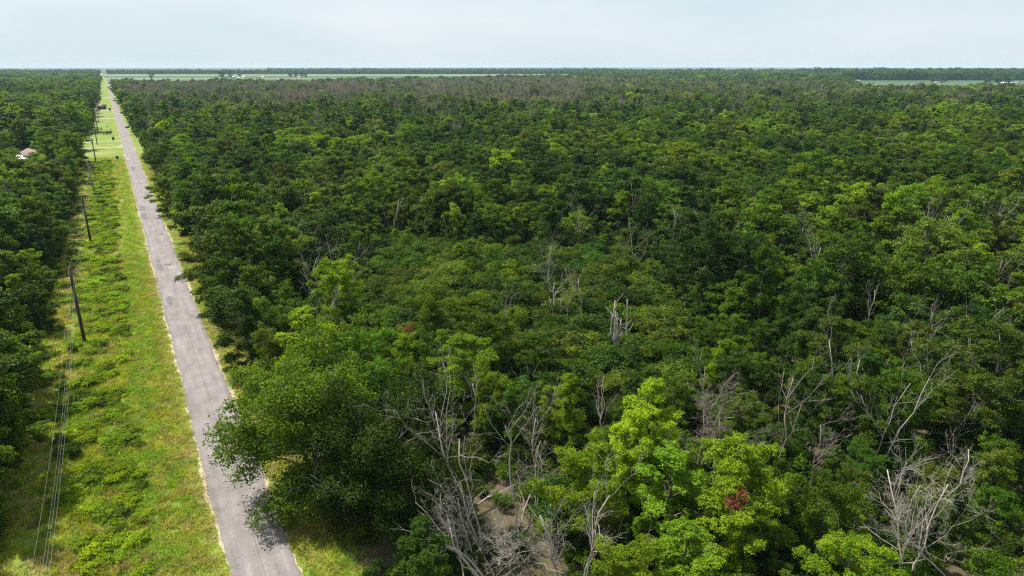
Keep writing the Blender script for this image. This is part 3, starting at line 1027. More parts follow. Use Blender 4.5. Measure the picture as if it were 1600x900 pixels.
dead(690, 830, 0, 7.0, 'long pale log lying across the brown clearing', spread=.35, depth=2, r0=.2, tilt=R_(80), tdir=R_(10), twig=.35, name='fallen_tree')
dead(1415, 940, 0, 8.5, 'tall bare leaning tree with a tangle of pale twigs at bottom right', spread=.62, depth=4, r0=.13, tilt=R_(8), tdir=R_(60), fork=2, twig=1.05)
dead(1500, 930, 0, 9.0, 'bare tree fallen across its neighbour in the bottom right tangle', spread=.6, depth=4, r0=.12, tilt=R_(42), tdir=R_(150), twig=1.15, name='fallen_tree')
dead(1395, 930, 0, 9.0, 'straight thin bare tree left of the bottom right tangle', spread=.35, depth=3, r0=.09, twig=.8)
dead(1640, 830, 1, 9.0, 'broken pale trunk reaching in from the right edge', spread=.5, depth=4, r0=.13, tilt=R_(68), tdir=R_(150), twig=1.0, name='fallen_tree')
dead(1490, 790, 1, 5.5, 'bare branch fan sticking up left of the broken trunk', spread=.55, depth=4, r0=.12, tilt=R_(30), tdir=R_(20), twig=.9)
dead(1385, 800, 1, 7.0, 'forked pale limbs above the bottom right tangle', spread=.4, depth=3, r0=.12, fork=2, twig=.7)
dead(770, 925, 0, 6.2, 'pale forked trunk leaning left across the grey tangle', spread=.35, depth=3, r0=.2, tilt=R_(38), tdir=R_(150), twig=.7)
dead(742, 900, 0, 6.5, 'fine pale brush of dead twigs at the left end of the grey tangle', DEADWOOD, spread=.6, depth=4, r0=.12, tilt=R_(25), tdir=R_(120), fork=2, twig=1.15)
dead(830, 900, 0, 6.0, 'dense pale brush of dead twigs in the middle of the grey tangle', DEADWOOD, spread=.6, depth=4, r0=.13, tilt=R_(40), tdir=R_(200), fork=2, twig=1.15)
dead(880, 930, 0, 7.0, 'white slanting stem just left of the whitened snags', spread=.3, depth=3, r0=.16, tilt=R_(14), tdir=R_(165), twig=.7)
dead(800, 850, 0, 6.5, 'brown-grey fallen crown lying at the back of the brown clearing', DEADGREY, spread=.7, depth=4, r0=.14, tilt=R_(70), tdir=R_(40), twig=1.15, name='fallen_tree')
dead(735, 945, 0, 5.0, 'grey broken branch heap cut by the bottom edge', DEADWOOD, spread=.7, depth=4, r0=.12, tilt=R_(50), tdir=R_(80), twig=1.1, name='fallen_tree')
dead(863, 505, 1, 7.2, 'pair of grey broken trunks in the scrub, the farther pair', stems=2, r0=.17)
dead(876, 506, 1, 5.2, 'short grey broken trunk beside the farther pair in the scrub', stems=1, r0=.14)
dead(960, 548, 1, 7.8, 'clump of grey broken trunks in the scrub, the nearer clump', stems=5, r0=.17)
dead(978, 540, 1, 7.6, 'single forked grey trunk right of the nearer broken clump', stems=1, r0=.16)
dead(556, 752, 3, 6.0, 'fan of pale dead limbs behind the big overhanging tree', spread=.5, depth=4, r0=.16, tilt=R_(38), tdir=R_(185), twig=.85)
dead(612, 700, 3, 6.5, 'pale crooked bare trunk inside the trees behind the overhanging tree', spread=.4, depth=3, r0=.13, twig=.6)
dead(668, 735, 2, 7.0, 'dark trunk hung with a veil of drooping grey twigs', DEADGREY, spread=.7, depth=4, r0=.16, droop=.7, twig=1.2)
dead(645, 700, 2, 6.5, 'slim pale trunk beside the veil of grey twigs', spread=.35, depth=3, r0=.11, twig=.6)
dead(495, 480, 3, 9.5, 'bare pale tree left of the lone yellow-green tree', spread=.42, depth=3, r0=.12, fork=2, twig=.8)
dead(502, 562, 3, 9.5, 'thin grey forked tree below the lone yellow-green tree', spread=.4, depth=3, r0=.09, fork=2, twig=.7)
dead(1080, 730, 3, 8.5, 'brush of fine pale twigs beside the narrow yellow-green tree', DEADGREY, spread=.5, depth=4, r0=.1, fork=2, twig=1.15)
dead(1115, 740, 3, 8.0, 'bare twiggy tree behind the big yellow-green tree', DEADGREY, spread=.5, depth=4, r0=.1, twig=1.15)
dead(940, 690, 2, 8.5, 'thin upright bare tree left of the narrow yellow-green tree', spread=.4, depth=3, r0=.09, twig=.9)
dead(1110, 690, 2, 10.0, 'thin bare tree with a pale forked stem above the twig brush', spread=.4, depth=3, r0=.09, tilt=R_(12), tdir=R_(190), twig=.7)
dead(1265, 780, 2, 8.5, 'dull bare tree in the shade right of the big yellow-green tree', DEADGREY, spread=.5, depth=4, r0=.1, twig=1.0)
dead(1500, 690, 5, 7.0, 'pale heap of broken limbs below the round olive tree', spread=.7, depth=4, r0=.12, tilt=R_(60), tdir=R_(30), twig=1.0, name='fallen_tree')
dead(1325, 630, 5, 10.5, 'pale forked limbs breaking through the ragged green tree', spread=.45, depth=3, r0=.12, fork=2, twig=.7)
dead(1240, 622, 5, 7.0, 'pale limb lying along the canopy left of the ragged green tree', spread=.45, depth=3, r0=.1, tilt=R_(65), tdir=R_(150), twig=.8, name='fallen_tree')
dead(1355, 520, 2, 7.5, 'slim bare trunk standing alone in the right half of the forest', spread=.35, depth=3, r0=.12, twig=.7)
dead(1052, 385, 3, 9.5, 'grey bare tree with drooping limbs left of the tall dark tree', DEADWOOD, spread=.6, depth=4, r0=.12, droop=.3, twig=.8)
dead(1402, 360, 4, 10.0, 'pale forked bare tree at the far right of the middle distance', spread=.45, depth=3, r0=.16, twig=.8)
dead(905, 375, 3, 9.0, 'grey twiggy bare tree past the scrub thicket', DEADGREY, spread=.5, depth=4, r0=.12, twig=1.1)
dead(583, 280, 4, 10.0, 'grey vase-shaped bare tree deep in the forest past the olive trees', DEADGREY, spread=.45, depth=4, r0=.14, fork=3, twig=1.0)
dead(492, 318, 4, 10.0, 'grey bare tree with a rounded twig crown nearer the road', DEADGREY, spread=.5, depth=4, r0=.14, fork=2, twig=1.0)
dead(560, 228, 4, 10.0, 'pale curving bare limb in the far forest', spread=.5, depth=3, r0=.2, tilt=R_(35), tdir=R_(30), twig=.8)
dead(1310, 300, 4, 10.0, 'pale bare tree in the upper right of the forest', spread=.5, depth=3, r0=.16, twig=.9)
dead(1185, 330, 4, 9.0, 'slender bare stem in the forest right of the centre', spread=.35, depth=3, r0=.15, twig=.8)
dead(1175, 372, 4, 9.5, 'bare stem just behind the tall dark tree', spread=.35, depth=3, r0=.14, twig=.8)
dead(750, 245, 4, 9.0, 'grey bare tree in the forest beyond the bright rounded tree', DEADGREY, spread=.45, depth=4, r0=.16, fork=2, twig=1.0)
dead(610, 345, 4, 8.0, 'short bare trunk at the far end of the scrub thicket', spread=.3, depth=2, r0=.16, fork=2, twig=.7)
dead(90, 215, 0, 11.0, 'grey bare tree beside the white-walled house', DEADGREY, spread=.45, depth=4, r0=.16, twig=1.0)
dead(25, 330, 5, 9.0, 'grey twiggy bare tree among the trees left of the road', DEADGREY, spread=.5, depth=4, r0=.12, twig=1.1)
dead(1235, 405, 4, 9.0, 'pale bushy bare tree right of the tall dark tree', DEADGREY, spread=.55, depth=4, r0=.12, fork=2, twig=1.0)


# more bare trees through the nearer forest, copied from a few forms
BARE = [make_dead(760 + k, 10.5, spread=(.36, .5, .45, .6)[k % 4], depth=3, r0=.13, fork=1 + k % 2, twig=(.8, 1.0)[k % 2]).mesh('bare_tree', DEADWOOD if k % 3 else DEADGREY, True) for k in range(6)]
r3 = np.random.default_rng(33)
for k in range(34):
    x, y = at(r3.uniform(330, 1590), 215 + 620 * r3.uniform() ** 1.5, 5.0)
    if x < 15: x = 15 + r3.uniform(0, 20)
    o = link(bpy.data.objects.new('dead_tree', BARE[k % 6]))
    o.location = (x, y, 0)
    o.rotation_euler = (r3.normal() * .13, r3.normal() * .13, r3.uniform(0, 6.28))
    o.scale = [r3.uniform(.75, 1.12)] * 3
    HERO.append((x, y, 0.2))
    describe(o, ['thin grey bare tree', 'pale forked bare tree', 'pale slender bare tree', 'grey twin-stemmed bare tree', 'pale bare tree', 'pale double-stemmed bare tree'][k % 6], x, y, 'dead tree', 'bare trees scattered through the forest')


# ------------------------------------------------------------------ filler trees: positions over the whole wood
def jitter_grid(x0, x1, y0, y1, s, rng, j=.85):
    gx, gy = np.meshgrid(np.arange(x0, x1, s), np.arange(y0, y1, s))
    p = np.stack([gx.ravel(), gy.ravel()], -1)
    return p + rng.uniform(-.5, .5, p.shape) * s * j


def inside(p, polyg):
    x, y = p[:, 0], p[:, 1]
    r = np.zeros(len(p), bool)
    n = len(polyg)
    for i in range(n):
        (x1, y1), (x2, y2) = polyg[i], polyg[(i + 1) % n]
        c = ((y1 > y) != (y2 > y)) & (x < (x2 - x1) * (y - y1) / (y2 - y1 + 1e-12) + x1)
        r ^= c
    return r


def lownoise(p, wl_, seed):
    r = np.random.default_rng(seed)
    o = np.zeros(len(p))
    for k in range(6):
        a = r.uniform(0, 6.28)
        kx, ky = math.cos(a), math.sin(a)
        o += np.sin((p[:, 0] * kx + p[:, 1] * ky) * 6.28 / (wl_ * r.uniform(.7, 1.5)) + r.uniform(0, 6.28))
    return o / 6 ** .5


SCRUB = [at(*q) for q in [(505, 540), (560, 440), (610, 400), (660, 392), (800, 392), (960, 400), (1010, 430), (1050, 470), (1085, 560), (1085, 640), (1010, 655),
                          (880, 640), (800, 585), (700, 575), (640, 560), (580, 580)]]
CLEARING = [at(*q) for q in [(700, 760), (790, 735), (860, 790), (850, 880), (800, 940), (700, 930), (690, 830)]]


FRONT1 = [at(*q) for q in [(690, 900), (945, 900), (985, 1250), (660, 1250)]]      # open ground before the snags and before the tangle
FRONT3 = [at(*q) for q in [(440, 830), (540, 810), (640, 900), (660, 1250), (430, 1250)]]
HOUSEVIEW = [at(*q) for q in [(6, 247), (76, 246), (84, 284), (6, 286)]]
FRONT2 = [at(*q) for q in [(1385, 930), (1530, 930), (1580, 1250), (1375, 1250)]]


def frame_mask(p, margin):
    r, f = cam_rf(p[:, 0], p[:, 1])
    u = r / np.maximum(f, 1)
    return (f > 20) & (np.abs(u) < 0.75 + margin / np.maximum(f, 1))


def fmax(px):
    return np.interp(px, [-200, 40, 60, 155, 160, 480, 760, 900, 960, 1300, 1345, 1800],
                     [3300, 3300, 1950, 1950, 1230, 1330, 1750, 2000, 3400, 3400, 960, 930])


def wood_mask(p):
    x, y = p[:, 0], p[:, 1]
    r, f = cam_rf(x, y)
    px = 800 + 1122 * r / np.maximum(f, 1)
    e1, e2 = wob(y, 21, 1.3), wob(y, 22, 1.3)
    right = x > 11.3 + e1 + np.where(y > 330, .3, 0)
    left = (x < -13.3 - e2 * .6)
    lawn = (x > -52) & (y > 322) & (y < 446) & (x < 0) & ~((x < -21) & (y > 378))
    ok = (right | (left & ~lawn)) & (f < fmax(px))
    ok &= ~((x < -12) & (px > 62) & (px < 125) & (f > 2100))
    return ok & frame_mask(p, 24)


rng = np.random.default_rng(7)
parts_ = []
for s, d0, d1 in ((4.3, 0, 230), (5.0, 230, 560), (6.6, 560, 1300), (12.0, 1300, 3400)):
    ext = d1 * 1.15 + 40
    p = jitter_grid(-ext if d1 < 2000 else -1400, ext if d1 < 2000 else 3600, -60, ext if d1 < 2000 else 3600, s, rng)
    d = np.hypot(p[:, 0], p[:, 1])
    p = p[(d >= d0) & (d < d1)]
    p = p[wood_mask(p)]
    parts_.append(np.concatenate([p, np.full((len(p), 1), s)], 1))
T = np.concatenate(parts_)
P = T[:, :2]
dist = np.hypot(P[:, 0], P[:, 1])
in_scrub = inside(P, SCRUB)
young = in_scrub & (rng.uniform(size=len(P)) < .13)
keep = ~((in_scrub & ~young) | inside(P, CLEARING) | inside(P, FRONT1) | inside(P, FRONT2) | inside(P, FRONT3) | inside(P, HOUSEVIEW))
_r, _f = cam_rf(P[:, 0], P[:, 1])
_px = 800 + 1122 * _r / _f
_thin = np.clip((_f - 400) / 200, 0, 1) * np.clip((1150 - _f) / 100, 0, 1) * np.interp(_px, [160, 230, 850, 1000, 1600], [.12, .40, .40, .08, .06])
keep &= rng.uniform(size=len(P)) > _thin
hx = np.array(HERO)
near_i = np.where(dist < 420)[0]
dd = np.hypot(P[near_i, None, 0] - hx[None, :, 0], P[near_i, None, 1] - hx[None, :, 1])
keep[near_i] &= ~(dd < hx[None, :, 2] + 1.6).any(1)
T, P, dist = T[keep], P[keep], dist[keep]
n = len(P)
# size: patches of lower and taller wood
ln1, ln2 = lownoise(P, 55, 31), lownoise(P, 17, 32)
hgt = 9.6 + 1.3 * ln1 + 1.0 * ln2 + rng.normal(size=n) * 2.0
hgt = np.clip(hgt, 5.0, 15.0)
_r, _f = cam_rf(P[:, 0], P[:, 1])
hgt = np.where((_f < 85) & (P[:, 0] > 14), np.clip(hgt * .84, 4.5, 9.4), hgt)
hgt = np.where((_f < 56) & (P[:, 0] > 16), np.clip(hgt * .62, 3.6, 6.2), hgt)
_cx = np.mean(np.array(SCRUB), 0)
_edge = inside(P, [tuple(_cx + (np.array(q) - _cx) * 1.32) for q in SCRUB])
hgt = np.where(_edge, hgt * .68, hgt)
hgt = np.where(inside(P, SCRUB), np.clip(hgt * .75, 3.0, 5.2), hgt)
hgt = np.where((P[:, 0] > 0) & (P[:, 0] < 20) & (P[:, 1] > 75), hgt + 1.3, hgt)
hgt = np.where((P[:, 0] < 0) & (P[:, 1] > 285), hgt + 2.2, hgt)
far_ = dist > 520
hgt[far_] += (1.6 * lownoise(P[far_], 130, 34) + rng.normal(size=far_.sum()) * 1.2)
hgt = np.clip(hgt, 3.5, 17.0)
hgt[dist > 1800] += 2.0
r_, f_ = cam_rf(P[:, 0], P[:, 1])
pxs = 800 + 1122 * r_ / f_
# colour: dark woods with olive, fresh and yellow drifts
cn = lownoise(P, 70, 41) * .8 + np.where(dist > 300, .7, .25) * lownoise(P, 190, 42) + rng.normal(size=n) * .75
cn = cn + .45 * (P[:, 0] < 0)  # left woods get lighter leaf colours, standing in for sunlight on them
kindc = np.where(cn < -.5, 0, np.where(cn < .45, 1, np.where(cn < 1.1, 2, 4)))
kindc = np.where(rng.uniform(size=n) < .04, 3, kindc)
kindc[(P[:, 0] < -12) & (kindc == 3)] = 1
CK = ['dark', 'mid', 'olive', 'yellow', 'fresh']
CW = {'dark': 'dark green', 'mid': 'green', 'olive': 'olive green', 'yellow': 'yellow-green', 'fresh': 'fresh green'}
sty = rng.integers(0, 8, n)
rz_ = rng.uniform(0, 6.28, n)
wid = rng.uniform(.78, 1.32, n)

# the trees that show largest become single trees
vis = (np.abs(r_ / f_) < .76)
v_px = 0.0
score = np.where(vis, dist, 1e9)
order = np.argsort(score)[:262]
is_single = np.zeros(n, bool)
is_single[order] = True


def zone(x):
    return 'left of the power line' if x < 0 else 'lining the road on its forest side' if x < 19 else 'of the forest right of the road'


for k, i in enumerate(order):
    x, y = P[i]
    tm, cm = (NEAR if dist[i] < 95 else MIDF)[sty[i]]
    c = CK[kindc[i]]
    s = hgt[i] / 12.0
    e = place('broadleaf_tree', tm, cm, LEAF[c], x, y, s, rz_[i], sxy=wid[i] * 1.05)
    shape = ['round-crowned', 'oval', 'narrow tufted', 'ragged', 'pointed', 'oval', 'round-crowned', 'ragged'][sty[i]]
    describe(e, '%s %s tree' % (shape, CW[c]), x, y, 'tree', 'trees ' + zone(x))

# the rest of the wood is one mass
rest = np.where(~is_single)[0]
LEAFK = [LEAF[c] for c in CK]
src = source_collection('wood', [(t, c, m) for t, c in MIDF for m in LEAFK] + [(t, c, m) for t, c in FARF for m in LEAFK])
fi = np.where(dist[rest] < 330, sty[rest] * 5 + kindc[rest], 40 + (sty[rest] % 6) * 5 + kindc[rest])
sc3 = np.stack([hgt[rest] / 12 * wid[rest] * np.interp(T[rest, 2], [4.3, 5.0, 6.6, 12], [1.05, 1.12, 1.3, 2.0])] * 2 + [hgt[rest] / 12], -1)
scatter('forest', src, np.concatenate([P[rest], np.zeros((len(rest), 1))], 1), rz_[rest], sc3, fi,
        'green broadleaf forest stretching from the road to the horizon', 'forest')


# far tree lines closing the fields
def belt(p0, p1, f0, f1, s, h, seed):
    r = np.random.default_rng(seed)
    out = []
    fs = np.arange(f0, f1, s)
    for f in fs:
        m = int((p1 - p0) / 1122 * f / s)
        u = (np.linspace(p0, p1, m) + r.uniform(-.5, .5, m) * (p1 - p0) / m - 800) / 1122
        ff = f + r.uniform(-.5, .5, m) * s
        x = u * ff * math.cos(YAW) + ff * math.sin(YAW)
        y = -u * ff * math.sin(YAW) + ff * math.cos(YAW)
        ok = (x > 16) | (x < -16)
        out.append(np.stack([x[ok], y[ok]], -1))
    q = np.concatenate(out)
    return q, h * (1 + .2 * lownoise(q, 190, seed) + r.normal(size=len(q)) * .14)


bl = [belt(-60, 980, 3330, 3800, 15, 15, 91), belt(1325, 1760, 1880, 2150, 12, 17, 92), belt(1280, 1760, 2500, 3400, 18, 20, 93),
      belt(900, 1400, 3300, 3700, 17, 17, 94), belt(110, 158, 2000, 2350, 14, 16, 95), belt(420, 960, 5200, 5700, 26, 16, 96)]
bp_, bh_ = np.concatenate([b[0] for b in bl]), np.concatenate([b[1] for b in bl])
r5 = np.random.default_rng(97)
nb_ = len(bp_)
scatter('far_woodland', source_collection('farwood', [(t, c, m) for t, c in FARF for m in (LEAF['dark'], LEAF['mid'])]),
        np.concatenate([bp_, np.zeros((nb_, 1))], 1), r5.uniform(0, 6.28, nb_),
        np.stack([bh_ / 12 * 1.5] * 2 + [bh_ / 12], -1), r5.integers(0, 12, nb_),
        'hazy blue-green tree lines along the horizon behind the fields', 'woodland')

# grey leafless wood in the far forest
DEADF = [make_dead(800 + k, 13.0, spread=.36, depth=3, r0=.22, twig=1.1).mesh('bare', DEADGREY) for k in range(4)]
r6 = np.random.default_rng(61)
gp = jitter_grid(12, 950, 250, 1150, 5.0, r6)
gp = gp[wood_mask(gp)]
gr, gf = cam_rf(gp[:, 0], gp[:, 1])
gpx = 800 + 1122 * gr / gf
dens = np.clip((gf - 380) / 200, 0, 1) * np.interp(gpx, [160, 230, 850, 1000, 1600], [.3, .8, .8, .28, .22]) * np.clip(.75 + .5 * lownoise(gp, 90, 62), .15, 1.3)
dens += .035
gp = gp[r6.uniform(size=len(gp)) < dens * .52]
csrc = bpy.data.collections.new('barewood')
for k, me in enumerate(DEADF):
    me.materials.clear(); me.materials.append(DEADGREY)
    csrc.objects.link(bpy.data.objects.new('barewood_%03d' % k, me))
scatter('leafless_wood', csrc, np.concatenate([gp, np.zeros((len(gp), 1))], 1), r6.uniform(0, 6.28, len(gp)),
        r6.uniform(.75, 1.1, len(gp)), r6.integers(0, 4, len(gp)), 'grey-brown leafless trees among the far forest', 'leafless trees')

# ------------------------------------------------------------------ scrub thicket
r7 = np.random.default_rng(71)
sp = jitter_grid(10, 110, 50, 160, 2.75, r7)
sp = sp[inside(sp, SCRUB)]
dh = np.hypot(sp[:, None, 0] - hx[None, :, 0], sp[:, None, 1] - hx[None, :, 1])
sp = sp[~(dh < hx[None, :, 2] * .8).any(1)]
sd = np.hypot(sp[:, 0], sp[:, 1])
so_ = np.argsort(sd)
sn = lownoise(sp, 22, 72)
for k, i in enumerate(so_):
    c = ['scrub', 'mid', 'scrub', 'dark', 'scrub', 'olive'][int((sn[i] * 1.3 + r7.normal() * .9 + 3) % 6)]
    s = r7.uniform(.5, 1.4)
    t, cr = BUSH[r7.integers(0, 5)]
    if k < 290:
        e = place('shrub', t, cr, LEAF[c], sp[i, 0], sp[i, 1], s, r7.uniform(0, 6.28), sxy=r7.uniform(.95, 1.3), parts=('stem', 'foliage'))
        cw = {'scrub': 'olive-green', 'mid': 'green', 'dark': 'dark green', 'olive': 'brownish olive'}[c]
        describe(e, ('tall ' if s > 1.08 else 'low ' if s < .86 else '') + cw + ' thicket shrub', sp[i, 0], sp[i, 1], 'shrub', 'shrubs of the scrub thicket')
settle_labels()
ri = so_[290:]
bsrc = source_collection('brush', [(t, c, m) for t, c in BUSH for m in (LEAF['scrub'], LEAF['mid'], LEAF['dark'])])
# undergrowth below the trees, and the rest of the scrub
ug = jitter_grid(-120, 260, -60, 330, 2.7, r7)
ud = np.hypot(ug[:, 0], ug[:, 1])
ug = ug[wood_mask(ug) & (ud < 240) & ~inside(ug, SCRUB) & (~inside(ug, FRONT1) | (r7.uniform(size=len(ug)) < .85))]
us = np.where(inside(ug, CLEARING) | inside(ug, FRONT1), r7.uniform(.32, .7, len(ug)), r7.uniform(.4, .95, len(ug)))
up_ = np.concatenate([ug, sp[ri]])
us = np.concatenate([us, r7.uniform(.7, 1.2, len(ri))])
scatter('undergrowth', bsrc, np.concatenate([up_, np.zeros((len(up_), 1))], 1), r7.uniform(0, 6.28, len(up_)), us,
        r7.integers(0, 15, len(up_)), 'dark leafy undergrowth filling the forest below the crowns', 'undergrowth')

# ------------------------------------------------------------------ grass and weeds of the verges
def make_tuft(seed, nb, h, spread, wd, lean):
    r = np.random.default_rng(seed)
    v, t = [], []
    for k in range(nb):
        a, rad = r.uniform(0, 6.28), spread * math.sqrt(r.uniform())
        b = np.array([math.cos(a) * rad, math.sin(a) * rad, 0])
        d = np.array([math.cos(a + r.normal() * .6), math.sin(a + r.normal() * .6), 0]) * lean * r.uniform(.3, 1.3)
        hh = h * r.uniform(.5, 1.15)
        s = np.array([-d[1], d[0], 0])
        s = s / (np.linalg.norm(s) + 1e-6) * wd
        m = b + d * .35 * hh + np.array([0, 0, hh * .6])
        e = b + d * hh + np.array([0, 0, hh])
        i = len(v)
        v += [b - s, b + s, m + s * .7, m - s * .7, e]
        t += [(i, i + 1, i + 2), (i, i + 2, i + 3), (i + 3, i + 2, i + 4)]
    return np.array(v), t


GR = [leaf_mat('grass_blades_green', (0.120, 0.245, 0.014), (0.220, 0.350, 0.030), .48),
      leaf_mat('grass_blades_yellow', (0.220, 0.260, 0.022), (0.350, 0.355, 0.050), .48),
      leaf_mat('grass_blades_dry', (0.300, 0.240, 0.085), (0.460, 0.380, 0.160), .4, tcol=(1.1, 1, .8))]
gsrc = bpy.data.collections.new('tufts')
k = 0
for m in GR:
    for s in range(3):
        v, t = make_tuft(500 + k, 46, .5, .42, .020, .75)
        gsrc.objects.link(bpy.data.objects.new('tufts_%03d' % k, mesh_np('tuft', v, None, t, m)))
        k += 1
r8 = np.random.default_rng(81)
ga = jitter_grid(-15.5, 11.3, 38, 330, .52, r8, 1.0)
ga = np.concatenate([ga[ga[:, 1] < 150], ga[(ga[:, 1] >= 150) & (r8.uniform(size=len(ga)) < .5)]])
gx, gy = ga[:, 0], ga[:, 1]
okg = ((gx < ROADL - .32 + wob(gy, 6, .25)) | (gx > ROADR + .32 + wob(gy, 7, .28)))
ga = ga[okg & frame_mask(ga, 14)]
gx, gy = ga[:, 0], ga[:, 1]
g1, g2 = lownoise(ga, 5.5, 82), lownoise(ga, 19, 83)
verge = (gx > -3.4 + g2 * .5)
dry = np.where(verge, .10 + .16 * np.clip(g1, 0, 2) + .4 * np.clip((gx - 1.0) / 1.4, 0, 1) * (gx < 3), .10 + .22 * np.clip(g2, 0, 2) + .2 * (gx < -9.5))
dry = np.where(gx > 7, .35, dry)
u = r8.uniform(size=len(ga))
typ = np.where(u < dry, 2, np.where(u < dry + .42 + .15 * g1, 1, 0))
thin = np.where(verge, .92, np.where(gx < -9, .55, .75))
kp = r8.uniform(size=len(ga)) < thin
ga, typ, verge = ga[kp], typ[kp], verge[kp]
hs = np.where(verge, r8.uniform(.45, .85, len(ga)), r8.uniform(.45, 1.25, len(ga)))
hs = np.where((ga[:, 0] > 1.2) & (ga[:, 0] < 9), hs * .55, hs)
scatter('grass', gsrc, np.concatenate([ga, np.full((len(ga), 1), .02)], 1), r8.uniform(0, 6.28, len(ga)),
        np.stack([r8.uniform(.8, 1.3, len(ga))] * 2 + [hs], -1), typ * 3 + r8.integers(0, 3, len(ga)),
        'rough green and straw-coloured grass on both verges of the road', 'grass')

# leafy weeds and brambles on the left verge
lsrc = source_collection('weedforms', [(t, c, m) for t, c in LOWB for m in (LEAF['weed'], LEAF['fresh'], LEAF['scrub'])])
wa = jitter_grid(-14, 2, 38, 318, .95, r8, 1.0)
wa = wa[frame_mask(wa, 14)]
wx, wy = wa[:, 0], wa[:, 1]
w1, w2 = lownoise(wa, 6.0, 84), lownoise(wa, 15, 85)
pr = np.clip(np.interp(wx, [-14, -9.5, -8, -6, -4.4, -3.2, -2.4, 2], [.30, .16, .42, .85, .85, .5, .05, .012]) + .30 * w1 * (wx < -2.6) + .30 * w2 * (wx < -2.6) - .12, 0, 1)
kp = r8.uniform(size=len(wa)) < pr
wa, w1 = wa[kp], w1[kp]
wsz = np.clip(.62 + .22 * w1 + r8.normal(size=len(wa)) * .18, .25, 1.25)
cs = np.clip(np.round(r8.normal(size=len(wa)) * .7 + np.where(wa[:, 0] < -9, 1.4, .1)), 0, 2).astype(int)
scatter('weeds', lsrc, np.concatenate([wa, np.zeros((len(wa), 1))], 1), r8.uniform(0, 6.28, len(wa)),
        np.stack([wsz * 1.15, wsz * 1.15, wsz * .9], -1), r8.integers(0, 4, len(wa)) * 3 + cs,
        'bright green leafy weeds and brambles between the power poles and the road', 'weeds')

for px, py, s, c, lb in [(115, 708, .42, 'dark', 'small dark bush alone in the grass beside the power wires'),
                         (96, 605, .38, 'mid', 'small green bush under the power wires below the nearest pole'),
                         (116, 545, .40, 'fresh', 'small green bush just left of the nearest power pole'),
                         (158, 318, .55, 'mid', 'dark green bush in the weeds beyond the second power pole'),
                         (185, 432, .42, 'fresh', 'low leafy bush in the weeds between the first two power poles')]:
    x, y = at(px, py, .5)
    t, cr = BUSH[int(px) % 5]
    tag(place('shrub', t, cr, LEAF[c], x, y, s, px, parts=('stem', 'foliage')), lb, 'shrub')

# ------------------------------------------------------------------ power line
POLE_Y = [20.0, 104.4, 167.8, 240.0, 313.0, 388.5, 463.0, 540.0, 618.0, 703.0, 790.0, 880.0, 975.0, 1080.0]
POLE_H = [10.6, 10.6, 10.4, 9.4, 9.6, 10.5, 10.4, 10.5, 10.4, 10.5, 10.4, 10.5, 10.5, 10.5]
POLE_X = -7.9
INS = plain('porcelain_insulator', (0.45, 0.43, 0.40), .3)
TANK = plain('grey_transformer_paint', (0.55, 0.57, 0.58), .45)
ORD = ['', 'nearest', 'second nearest', 'third, greyish and leaning', 'fourth', 'fifth', 'sixth', 'seventh', 'eighth', 'ninth', 'tenth', 'eleventh', 'twelfth', 'thirteenth']
for k, (y, h) in enumerate(zip(POLE_Y, POLE_H)):
    if k == 0: continue
    e = empty('utility_pole', (POLE_X, y, 0))
    hs_ = np.linspace(0, h, 6)
    MB().tube(np.stack([np.zeros(6), np.zeros(6), hs_], -1), np.linspace(.23, .16, 6), 10).obj('pole_shaft', GREYPOLE if k == 3 else TIMBER, e, True)
    if k >= 5:
        MB().box(-1.15, 1.15, -.19, -.08, h - .42, h - .28).obj('crossarm', TIMBER, e)
        for xx in (-1.05, .45, 1.05):
            MB().tube([(xx, -.13, h - .28), (xx, -.13, h - .2), (xx, -.13, h - .12)], [.03, .055, .04], 6).obj('insulator', INS, e)
    else:
        MB().tube([(0, 0, h), (0, 0, h + .1), (0, 0, h + .2)], [.035, .06, .04], 6).obj('insulator', INS, e)
        for zz in (h - 1.7, h - 2.6):
            MB().box(.1, .24, -.05, .05, zz - .07, zz + .07).obj('wire_bracket', INS, e)
    if k == 4:
        MB().tube([(-.36, 0, h - 1.9), (-.36, 0, h - 1.85), (-.36, 0, h - 1.05), (-.36, 0, h - 1.0)], [.2, .26, .26, .2], 12).obj('transformer', TANK, e, True)
    tag(e, '%s wooden utility pole along the verge left of the road' % ('dark nearest' if k == 1 else ORD[k]), 'utility pole', 'utility poles along the verge')
    if k == 3: e.rotation_euler = (0, math.radians(-3.0), 0)

WIRE = plain('aluminium_wire', (0.42, 0.42, 0.40), .4, .3)


def wire(dx, dz, sag, label, r=.0042):
    pts = []
    for k in range(len(POLE_Y) - 1):
        y0, y1 = POLE_Y[k], POLE_Y[k + 1]
        z0, z1 = POLE_H[k] + dz, POLE_H[k + 1] + dz
        m = 14 if k < 5 else 6
        for j in range(m):
            t = j / m
            pts.append((POLE_X + dx, y0 + (y1 - y0) * t, z0 + (z1 - z0) * t - 4 * sag * t * (1 - t) * ((y1 - y0) / 70) ** 2))
    o = MB().tube(np.array(pts), r, 4, cap=False).obj('power_wire', WIRE, None, True)
    tag(o, label, 'wire', 'wires of the power line')


wire(0, .2, 1.9, 'topmost wire of the power line, strung from pole tip to pole tip')
wire(.22, -1.7, 1.7, 'second wire of the power line, on the brackets below the tips')
wire(.22, -2.6, 1.6, 'lowest wire of the power line on the road side of the poles', .005)
wire(-.22, -2.1, 2.1, 'slack thin wire of the power line on the forest side of the poles')

